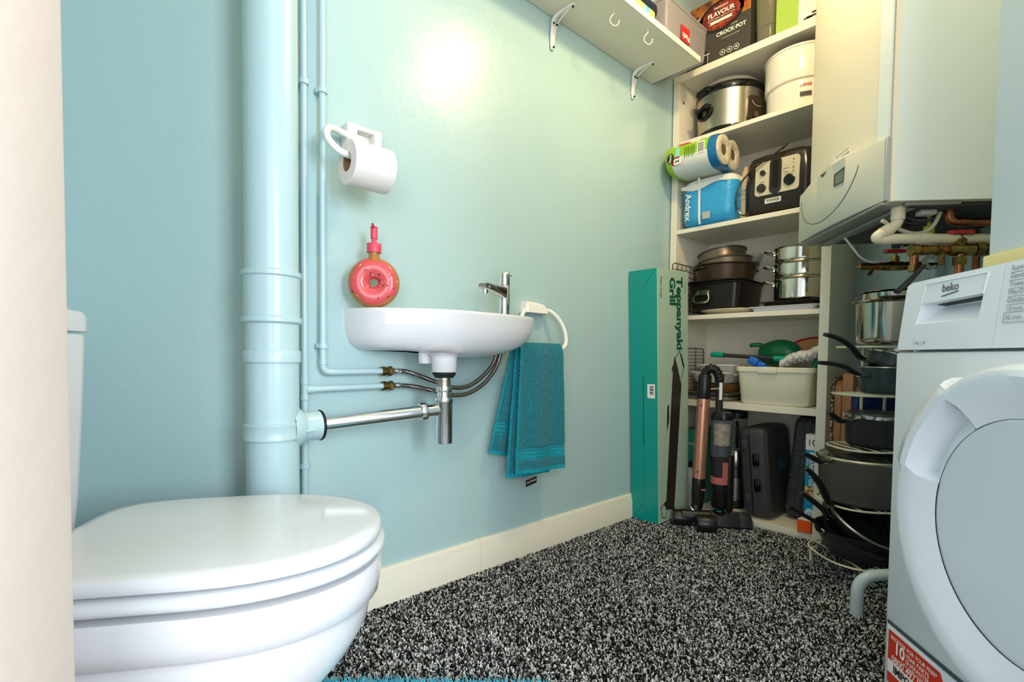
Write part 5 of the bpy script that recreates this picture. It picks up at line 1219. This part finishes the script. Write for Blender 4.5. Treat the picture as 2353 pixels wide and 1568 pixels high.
bm = NB(); prism(bm, [(-.0195, -.0035), (.0195, .0015), (.0185, .0035), (-.0195, -.0015)], dy(.963, cz(.815) - .0002, .8155), AR, AU, (0, .0006, 0)); obj('logo_underline', bm, LOG, cp)
text(cp, '1-7kg', LOGL, dy(1.036, .6314, .7325), AR, (0, 0, 1), width=.016)
text(cp, '|  8', LOG, dy(1.016, .6314, .7325), AR, (0, 0, 1), width=.010)
for s, a, z in (('SuperDry', .817, .838), ('Gentle', .822, .826), ('Towel', .825, .814), ('Mix/D.', .828, .802), ('Outdoor', .829, .790), ('10 min.', .832, .7775), ('30 min.', .834, .7645)):
    text(cp2, s, LOGL, dy(.8415, cz(z) - .0005, z), AR, AU, size=.0105, align='LEFT')
    if 'min' not in s:
        bm = NB(); prism(bm, rect(.034, .0006, .017), dy(.8425, cz(z - .006) - .0001, z - .0062), AR, AU, (0, .0005, 0)); obj('underline', bm, LOGL, cp2)
bm = NB()
for w, h, x, y in ((.06, .0007, .03, .0085), (.06, .0007, .03, -.0065), (.0007, .015, 0, .001)): prism(bm, rect(w, h, x, y), dy(.8445, cz(.764) - .0001, .764), AR, AU, (0, .0005, 0))
obj('programme_box', bm, LOGL, cp2)
# door: ring swept about the door axis, with a scooped handle sector at upper left
DC0 = (.772, .452)
def door_pt(th, r, n):
    k = .012 * min(1, max(0, (.24 - r) / .05))
    return dy(DC0[0] - k + r * math.cos(th), n, DC0[1] + r * math.sin(th))
def sstep(x, a, b): t = min(1, max(0, (x - a) / (b - a))); return t * t * (3 - 2 * t)
prof0 = [(.248, .6325), (.2475, .618), (.243, .601), (.237, .592), (.228, .5895), (.206, .5945), (.186, .602), (.170, .607)]
profh = [(.266, .6325), (.265, .618), (.258, .602), (.250, .594), (.234, .588), (.224, .590), (.202, .627), (.170, .608)]
bm = NB(); NTH = 160; rs = []
for k in range(NTH):
    th = 2 * PI * k / NTH; dgr = math.degrees(th)
    w = sstep(dgr, 13.5, 15.5) * (1 - sstep(dgr, 56.5, 58.5)) if dgr < 180 else 0
    rs.append([door_pt(th, a[0] + (b[0] - a[0]) * w, a[1] + (b[1] - a[1]) * w) for a, b in zip(prof0, profh)])
rings(bm, rs, closed=False, loop=True)
dr = obj('door_ring', bm, WHD2, T, ang=28)
bm = NB(); rs = []
for r, n in ((.171, .610), (.168, .6075), (.163, .6075), (.11, .610), (.05, .611), (.001, .611)):
    rs.append([door_pt(2 * PI * k / 96, r, n) for k in range(96)])
rings(bm, rs, cap0=False, cap1=False); obj('door_panel', bm, GREYD, T, ang=60)
# plinth flap with sticker
bm = NB(); bx(bm, .515, 1.083, -DN + .0, -DN + .003, .02, .1725, bev=.002); kp = obj('kick_panel', bm, WHD2, T)
bm = NB(); prism(bm, rrect(.575, .006, .0029, 3), dy(.799, DN - .0005, .1775), AR, (0, 0, 1), (0, .0012, 0)); obj('panel_gap_shade', bm, mat('painted_gap_shadow', (62, 76, 84), .6), kp)  # dark strip standing in for the shade of the gap above the flap
STK = mat('sticker_red', (206, 48, 22), .35)
bm = NB(); prism(bm, [(0, -.105), (.150, -.105), (.150, -.012), (.143, 0), (0, 0)], dy(1.077, DN - .0031, .165), AR, (0, 0, 1), (0, .0005, 0)); sk = obj('guarantee_sticker', bm, STK, T)
bm = NB(); prism(bm, rect(.148, .025, .075, -.0705), dy(1.077, DN - .0036, .165), AR, (0, 0, 1), (0, .0003, 0)); obj('white_band', bm, PRW, sk)
SW = mat('sticker_white', (244, 238, 230), .4)
def st(s, x, z, w, b=.012, m=None): text(sk, s, m or SW, dy(1.077 - x, DN - .0042, .165 + z), AR, (0, 0, 1), width=w, bold=b)
st('REGISTER FOR YOUR FREE*', .074, -.0105, .128); st('10', .037, -.0265, .026, .03); st('YEAR PARTS', .087, -.0225, .064, .012); st('GUARANTEE', .087, -.0330, .064, .012)
st('CALL FREE NOW*', .076, -.042, .066, .005); st('0800 497 0697', .070, -.0505, .112, .012)
st('IMPORTANT', .080, -.0705, .12, .02, DK)
# ------------------------------------------------------------------ cupboard over the dryer
T = thing('wall_cupboard', 'white cupboard carcass with yellow wood base strip standing above the dryer', 'cupboard', FA, an(.6, .87, .852))
bm = box(.32, .936, -1.10, -.675, .874, 2.30, bev=.003); obj('carcass', bm, mat('cupboard_pale_white', (214, 224, 228), .35), T)
bm = box(.32, .941, -1.10, -.670, .852, .874, bev=.002); obj('base_strip', bm, mat('pale_yellow_timber', (222, 210, 152), .5), T)
# ------------------------------------------------------------------ boiler
BCR = mat('boiler_cream', (234, 222, 198), .38); BWH = mat('boiler_white', (234, 238, 234), .3); FLAP = mat('boiler_flap_stone', (206, 202, 184), .42)
BN = .738
T = thing('boiler', 'large white wall hung gas boiler with stone coloured control flap', 'boiler', FA, an(1.545, .93, 1.08))
bm = NB(); rings(bm, [[(x, y, z) for x, y in [(1.326, -BN - .012), (1.330, -BN - .004), (1.350, -BN), (1.742, -BN), (1.764, -BN - .006), (1.768, -BN - .02), (1.768, -1.126), (1.326, -1.126)]] for z in (1.080, 2.12)])
bm.faces.ensure_lookup_table()
for f in bm.faces:
    c = f.calc_center_median(); f.material_index = 1 if c.x < 1.3275 else 0
obj('casing', bm, [BCR, BWH], T, ang=20)
bm = NB(); bx(bm, 1.334, 1.384, -BN - .001, -BN + .003, 1.235, 2.118, bev=.001, seg=1); obj('front_trim', bm, BWH, T)
# control flap: bowed front, arched top
bm = NB(); rs = []
for i in range(17):
    u = i / 16; a = 1.338 + u * .464
    bow = .022 * (1 - (2 * u - 1) ** 2) + .004
    top = 1.232 + .026 * math.sin(PI * min(1, u * 1.05)) + .010 * u
    n = BN - .006
    rs.append([dy(a, n - bow * .55, 1.083), dy(a, n - bow * .9, 1.10), dy(a, n - bow, 1.16), dy(a, n - bow * .85, top - .012), dy(a, n - bow * .5, top - .002), dy(a, n + .004, top), dy(a, n + .006, 1.083)])
rings(bm, rs); fl = obj('control_flap', bm, FLAP, T, ang=35)
bm = NB(); bx(bm, 1.332, 1.3395, -BN - .012, -BN + .008, 1.083, 1.233, bev=.001, seg=1); obj('flap_end', bm, mat('boiler_flap_grey', (176, 176, 168), .4), T)
def flp(a, z, o=.0005):
    u = (a - 1.338) / .464; bow = .022 * (1 - (2 * u - 1) ** 2) + .004; n = BN - .006
    top = 1.232 + .026 * math.sin(PI * min(1, u * 1.05)) + .010 * u
    zs = [1.083, 1.10, 1.16, top - .012, top - .002, top]; ks = [.55, .9, 1, .85, .5, -.15]
    for i in range(5):
        if z <= zs[i + 1] or i == 4:
            t = max(0, min(1, (z - zs[i]) / (zs[i + 1] - zs[i]))); k = ks[i] + (ks[i + 1] - ks[i]) * t; break
    return dy(a, n - bow * k - o, z)
arc = []
for k in range(25):
    t = rad(200 - 225 * k / 24) if False else rad(-10 - 165 * k / 24)
    arc.append(flp(1.600 - .178 * math.cos(t), 1.222 + .118 * math.sin(t), .0002))
bm = NB(); tube(bm, arc, .0011, 6, smooth=False); obj('curved_groove', bm, mat('groove_grey', (72, 74, 66), .6), fl)
bm = NB(); q = [flp(1.545, 1.245), flp(1.487, 1.247), flp(1.482, 1.222), flp(1.482, 1.172), flp(1.530, 1.178), flp(1.5345, 1.220)]
dq = [p + Vector((0, -.010 * (1.25 - p.z) / .08, 0)) for p in q]
bm.faces.new([bm.verts.new(p) for p in q]); bm.normal_update(); bmesh.ops.solidify(bm, geom=bm.faces[:], thickness=.0006); obj('display_recess', bm, mat('recess_stone', (184, 186, 174), .4), fl)
bm = NB(); bm.faces.new([bm.verts.new(flp(a, z, .0014)) for a, z in ((1.532, 1.214), (1.483, 1.219), (1.483, 1.178), (1.530, 1.181))]); bm.normal_update(); bmesh.ops.solidify(bm, geom=bm.faces[:], thickness=.0006); dsp = obj('display_bezel', bm, mat('bezel_black', (26, 30, 28), .3), fl)
bm = NB(); bm.faces.new([bm.verts.new(flp(a, z, .0022)) for a, z in ((1.524, 1.209), (1.484, 1.213), (1.484, 1.180), (1.523, 1.183))]); bm.normal_update(); bmesh.ops.solidify(bm, geom=bm.faces[:], thickness=.0004); obj('display_screen', bm, mat('lcd_olive', (104, 110, 92), .15), dsp)
bm = NB(); pts = [(1.620, 1.252), (1.617, 1.240), (1.603, 1.233), (1.585, 1.240), (1.573, 1.258), (1.590, 1.2575)]
bm.faces.new([bm.verts.new(flp(a, z, .001)) for a, z in pts]); bm.normal_update(); bmesh.ops.solidify(bm, geom=bm.faces[:], thickness=.0006); obj('finger_notch', bm, mat('bezel_black', (26, 30, 28), .3), fl)
bm = NB(); bx(bm, 1.515, 1.60, -BN - .0002, -BN + .0008, 1.262, 1.288); lb = obj('paper_label', bm, PRW, T)
bm = NB(); rnd = random.Random(9)
for k in range(13): prism(bm, rect(.003, .006 + .006 * rnd.random(), .037 - k * .006 - .0, .002 * rnd.uniform(-1, 1)), dy(1.557, BN - .0009, 1.270), AR, (0, 0, 1), (0, .0003, 0))
prism(bm, rect(.07, .0012, 0, .011), dy(1.557, BN - .0009, 1.272), AR, (0, 0, 1), (0, .0003, 0)); obj('label_print', bm, DK, lb)
# underside: tray rails and dark works
UG = mat('underside_galvanised', (150, 152, 146), .45, metal=.4); UD = mat('underside_dark', (58, 60, 56), .7)
bm = NB(); bx(bm, 1.340, 1.80, -.775, -.728, 1.074, 1.0815, bev=.002); bx(bm, 1.36, 1.78, -.815, -.782, 1.068, 1.080, bev=.002); bx(bm, 1.335, 1.40, -.90, -.78, 1.072, 1.0805, bev=.001); obj('bottom_tray', bm, UG, T)
bm = NB(); bx(bm, 1.345, 1.76, -1.12, -.795, 1.070, 1.0795, bev=.003)
for a, n, w in ((1.42, .95, .03), (1.47, 1.01, .025), (1.60, .90, .03), (1.68, .97, .03), (1.55, 1.06, .03), (1.45, .84, .022)): bx(bm, a, a + w * 1.6, -n - w, -n, 1.046, 1.072, bev=.004)
obj('works', bm, UD, T)
bm = NB(); bx(bm, 1.37, 1.395, -.872, -.835, 1.058, 1.0702, bev=.003); obj('cable_block', bm, mat('grey_white_block', (190, 190, 182), .5), T)
for k, col in enumerate(((92, 70, 86), (70, 76, 92), (60, 44, 34))):
    bm = NB(); tube(bm, [dy(1.40 + .02 * k, .80 + .01 * k, 1.068), dy(1.40 + .02 * k, .84, 1.052 - .003 * k), dy(1.40 + .015 * k, .88, 1.054), dy(1.40, .94, 1.068)], .0022, 6); obj('wire_lead', bm, mat('lead_%s' % 'abc'[k], col, .5), T)
# ------------------------------------------------------------------ pipework under the boiler
COND = mat('aged_white_pipe', (214, 202, 174), .35)
T = thing('condensate_pipe', 'aged white plastic waste pipe bending under the boiler', 'pipe', FA, an(1.37, .85, 1.0))
bm = NB(); tube(bm, [dy(1.367, .781, 1.079), dy(1.367, .781, 1.052), dy(1.3665, .779, 1.038), dy(1.365, .768, 1.026), dy(1.363, .750, 1.015), dy(1.361, .736, 1.007), dy(1.362, .732, 1.001), dy(1.366, .745, .998), dy(1.368, .790, .999), dy(1.374, .85, .9995), dy(1.384, .92, 1.0), dy(1.40, 1.02, 1.002), dy(1.42, 1.115, 1.004)], .0125, 16, k=8); obj('pipe', bm, COND, T)
for p, q, r in ((dy(1.367, .781, 1.044), dy(1.367, .781, 1.079), .0150), (dy(1.3645, .764, 1.0235), dy(1.3615, .744, 1.0115), .0145), (dy(1.372, .828, .9993), dy(1.376, .858, .9997), .0146)):
    bm = NB(); cyl(bm, p, q, r, n=20); obj('socket', bm, COND, T)
T = thing('white_cable', 'thin white cable looping down from the front of the boiler base', 'cable', FA, an(1.66, .88, 1.06))
bm = NB(); tube(bm, [dy(1.662, .797, 1.076), dy(1.664, .823, 1.046), dy(1.668, .850, 1.014), dy(1.672, .875, 1.001), dy(1.674, .897, .998), dy(1.679, .942, 1.007), dy(1.683, .973, 1.038), dy(1.685, .985, 1.068)], .0032, 8); obj('cable', bm, WPLAS, T)
T = thing('white_cable', 'white cable passing behind the bent waste pipe', 'cable', FA, an(1.62, .93, 1.08))
bm = NB(); tube(bm, [dy(1.375, .73 + .02, 1.046), dy(1.385, .775, 1.036), dy(1.39, .80, 1.026), dy(1.392, .832, 1.017), dy(1.392, .86, 1.021), dy(1.392, .880, 1.040), dy(1.392, .892, 1.068)], .0048, 8); obj('cable', bm, COND, T)
T = thing('copper_pipe', 'large copper pipe with elbow running right under the boiler', 'pipe', FA, an(1.39, .95, 1.05))
bm = NB(); tube(bm, [dy(1.383, .906, 1.078), dy(1.383, .906, 1.060), dy(1.384, .911, 1.048), dy(1.386, .926, 1.042), dy(1.392, .98, 1.042), dy(1.41, 1.12, 1.043)], .0105, 16)
for p, q in ((dy(1.383, .906, 1.056), dy(1.383, .906, 1.072)), (dy(1.386, .928, 1.042), dy(1.388, .948, 1.042))): cyl(bm, p, q, .0122, n=18)
obj('pipe', bm, COPPER, T)
REDH = mat('red_tap_handle', (170, 20, 26), .4)
def valve(label, a, z, n0, n1, nv, r, red, extras):
    T = thing('valve_assembly', label, 'valve', FA, an(a, (n0 + n1) / 2, z))
    bm = NB(); cyl(bm, dy(a, n0, z), dy(a, n1, z), r, n=18); obj('pipe', bm, COPPER, T)
    bm = NB()
    for n, w, rr, sides in extras: cyl(bm, dy(a, n, z), dy(a, n + w, z), rr, n=sides)
    cyl(bm, dy(a, nv, z - .004), dy(a, nv, z + .028), r * 1.0, n=16); cyl(bm, dy(a, nv, z + .014), dy(a, nv, z + .024), r * 1.4, n=6); cyl(bm, dy(a, nv, z + .026), dy(a, nv, z + .036), r * .5, n=8)
    obj('brass_body', bm, BRASS, T, ang=25)
    if red:
        bm = NB(); rings(bm, [[dy(a + y, nv + x, z + .038 + zz) for x, y in rrect(.060, .020, .009, 5)] for zz in (0, .008)]); obj('red_handle', bm, REDH, T)
    return T
T = valve('lower brass valve with red handle and pointed drain nozzle', 1.568, .966, .815, 1.00, .893, .0085, True, ((.800, .024, .010, 12), (.848, .008, .0115, 12), (.861, .012, .012, 12), (.875, .036, .0135, 6), (.917, .01, .0125, 6), (.942, .018, .0125, 6)))
bm = NB(); cyl(bm, dy(1.568, .800, .966), dy(1.568, .788, .966), .006, .001, n=10); cyl(bm, dy(1.568, .838, .962), dy(1.563, .824, .942), .0052, n=10); obj('drain_nozzle', bm, BRASS, T)
T = valve('upper brass valve assembly with red handle joined by copper to the right wall', 1.378, .972, .828, 1.118, .930, .0105, True, ((.818, .016, .0155, 12), (.842, .030, .0125, 12), (.876, .010, .0145, 6), (.902, .058, .0145, 12), (.962, .018, .0175, 6), (.984, .05, .0140, 14)))
bm = NB(); cyl(bm, dy(1.378, .828, .972), dy(1.378, .828, .925), .0095, n=14); cyl(bm, dy(1.378, .930, .972), dy(1.378, .930, .88), .0095, n=14); obj('drop_pipe', bm, COPPER, T)
for n, z0, z1, r, k in ((.930, .936, .955, .0160, 6), (.930, .880, .905, .0160, 6), (.828, .920, .935, .013, 6), (.890, .935, .965, .007, 12)):
    bm = NB(); cyl(bm, dy(1.378, n, z0), dy(1.378, n, z1), r, n=k); obj('compression_nut' if k == 6 else 'drain_stub', bm, BRASS, T, ang=25)
T = thing('copper_pipe', 'short vertical copper pipes with brass nuts at the right under the boiler', 'pipe', FA, an(1.57, 1.08, .98))
bm = NB(); cyl(bm, dy(1.57, 1.062, .90), dy(1.57, 1.062, 1.062), .0085, n=14); cyl(bm, dy(1.57, 1.102, .90), dy(1.57, 1.102, 1.062), .0085, n=14); obj('pipe', bm, COPPER, T)
bm = NB()
for n in (1.062, 1.102): cyl(bm, dy(1.57, n, 1.022), dy(1.57, n, 1.040), .0135, n=6)
obj('brass_nut', bm, BRASS, T, ang=25)
T = thing('blue_wall_pipe', 'blue painted pipe running down the wall below the boiler pipework', 'pipe', FA, an(1.64, 1.112, .5))
bm = NB(); cyl(bm, dy(1.74, 1.108, .02), dy(1.74, 1.108, 1.06), .012, n=16); obj('pipe', bm, PAINTP, T)
bm = NB(); bx(bm, 1.42, 1.44, -.90, -.882, 1.022, 1.044, bev=.003); cyl(bm, dy(1.43, .891, 1.04), dy(1.43, .891, 1.070), .004)
obj('yellow_cap', bm, mat('yellow_cap', (206, 200, 60), .4), None, M=FA, label='small yellow cap hanging under the boiler', cat='cap', loc=an(1.43, .891, 1.062))
T = thing('spanner', 'grey adjustable spanner with black handle hanging on the boiler pipework', 'spanner', FA, an(1.35, .85, .93))
bm = NB(); tube(bm, [dy(1.353, .836, .931), dy(1.352, .818, .910), dy(1.350, .796, .886), dy(1.348, .775, .866)], [.008, .0095, .011, .012], 10, flat=.5); obj('handle', bm, BLACKM, T)
bm = NB(); c = dy(1.350, .850, .938); pts = []
for k in range(15):
    t = rad(60 + 260 * k / 14); pts.append((.0175 * math.cos(t), .0175 * math.sin(t)))
for k in range(15):
    t = rad(320 - 260 * k / 14); pts.append((.0095 * math.cos(t) + .002, .0095 * math.sin(t)))
prism(bm, pts, c, (0, -1, 0), (0, 0, 1), (.008, 0, 0)); obj('jaw', bm, mat('grey_steel_jaw', (120, 122, 118), .45, metal=.7), T)
# ------------------------------------------------------------------ bath mat at the bottom edge
MATT = mat('turquoise_tufts', (70, 184, 206), .95, bump=[(300, 1.0, .004)], sheen=.5)
T = thing('bath_mat', 'turquoise tufted bath mat just showing at the bottom edge of the view', 'bath mat', frame(-42.5), (-.10, 1.0, .001))
bm = NB()
bx(bm, -.40, .075, .80, 1.025, .001, .012, bev=.004)
obj('mat_base', bm, MATT, T)
V, F = [], []
rnd = random.Random(11)
for k in range(5200):
    x, y = rnd.uniform(-.405, .08), rnd.uniform(.94, 1.030 + .012 * math.sin(rnd.random() * 6)); h = rnd.uniform(.008, .022); tx, ty = rnd.uniform(-.008, .008), rnd.uniform(-.008, .012); w = .0022
    b = len(V)
    for t in range(3): V.append((x + w * math.cos(t * 2.1), y + w * math.sin(t * 2.1), .009))
    V.append((x + tx, y + ty, .009 + h)); F += [(b, b + 1, b + 3), (b + 1, b + 2, b + 3), (b + 2, b, b + 3)]
me = bpy.data.meshes.new('tufts'); off = Vector((-.10, 1.0, .001)); me.from_pydata([Vector(v) - off for v in V], [], F); me.materials.append(MATT)
o = bpy.data.objects.new('tufts', me); COL.objects.link(o); o.parent = T; o['kind'] = 'stuff'
# ------------------------------------------------------------------ ceiling lamp (outside the view) and added fill lights
T = thing('pendant_lamp', 'bare warm bulb hanging from the ceiling in front of the boiler', 'lamp', I4, (1.43, .49, 2.08))
bm = NB(); cyl(bm, (1.43, .49, 2.135), (1.43, .49, ZC), .003, n=8); obj('flex', bm, WPLAS, T)
bm = NB(); lathe(bm, [(.016, 2.118), (.018, 2.12), (.018, 2.15), (.006, 2.155)], 20, Matrix.Translation((1.43, .49, 0))); obj('lamp_holder', bm, WPLAS, T)
def light(name, typ, loc, energy, color, **k):
    d = bpy.data.lights.new(name, typ); d.energy = energy; d.color = color
    for a, b in k.items(): setattr(d, a, b)
    o = bpy.data.objects.new(name, d); COL.objects.link(o); o.location = loc; return o
light('lamp_bulb', 'POINT', (1.43, .49, 2.075), 24.0, (1.0, .78, .42), shadow_soft_size=.045)
def aim(o, tgt): o.rotation_euler = (Vector(tgt) - o.location).to_track_quat('-Z', 'Y').to_euler()
dl = light('rear_fill_light', 'AREA', (*cw(.1, -2.4), 1.3), 58.0, (1.0, .985, .97), shape='RECTANGLE', size=1.8, size_y=2.0)  # soft fill light added behind the camera
aim(dl, (*cw(.05, 1.0), 1.0))
hw_ = light('left_wall_fill', 'AREA', (*cw(2.3, -1.7), 1.5), 105.0, (.82, .90, 1.0), shape='RECTANGLE', size=1.1, size_y=1.5)  # unseen bluish fill, added to brighten the left wall
aim(hw_, (*cw(-.6, 1.0), 1.0))
w = bpy.data.worlds.new('ambient_fill'); S.world = w; w.use_nodes = True  # even bluish fill added through the open side behind the camera
bg = w.node_tree.nodes['Background']; bg.inputs['Color'].default_value = (.80, .90, 1.0, 1); bg.inputs['Strength'].default_value = 1.5
# ------------------------------------------------------------------ groups of repeats
for key, phrase in (('water_pipe', 'painted supply pipes on the sink wall'), ('cooling_rack', 'wire racks in the shelving unit'), ('springform_tin', 'springform tins on the fourth shelf'),
                    ('roasting_', 'nested roasting tins on the fourth shelf'), ('baking_sheet', 'baking sheets on the fifth shelf'), ('baking_dish', 'white oven dishes on the fifth shelf'),
                    ('tool_case', 'black cases on the bottom shelf'), ('frying_pan', 'frying pans at the foot of the pan stand'), ('saucepan', 'saucepans on the pan stand'), ('milk_pan', 'small saucepans on the pan stand'),
                    ('cooking_pot', 'steel pots at the top of the pan stand'), ('chopping_board', 'wooden boards behind the pan stand'), ('white_cable', 'cables under the boiler'), ('copper_pipe', 'copper pipes under the boiler'), ('valve_assembly', 'brass valves under the boiler')):
    for o in list(COL.objects):
        if o.parent is None and o.name.startswith(key) and 'category' in o: o['group'] = phrase
# ------------------------------------------------------------------ camera
cam = bpy.data.cameras.new('camera'); co = bpy.data.objects.new('camera', cam); COL.objects.link(co); S.camera = co
cam.sensor_width = 36.0; cam.lens = 1164.87 / 2353 * 36; cam.shift_y = 77.3 / 2353; cam.clip_start = .02
pitch, roll = rad(2.1309), rad(-.6575)
Fv = Vector((0, math.cos(pitch), -math.sin(pitch))); r0 = Vector((1, 0, 0)); u0 = Vector((0, math.sin(pitch), math.cos(pitch)))
rv = r0 * math.cos(roll) - u0 * math.sin(roll); uv = u0 * math.cos(roll) + r0 * math.sin(roll)
Rz = Matrix.Rotation(rad(-42.5), 3, 'Z')
rv, uv, bv = Rz @ rv, Rz @ uv, Rz @ -Fv
co.matrix_world = Matrix.Translation((0, 0, .70)) @ Matrix((rv, uv, bv)).transposed().to_4x4()
S.view_settings.view_transform = 'Standard'; S.view_settings.look = 'None'; S.view_settings.gamma = 1.0; S.view_settings.use_curve_mapping = False
S.view_settings.exposure = 0.0
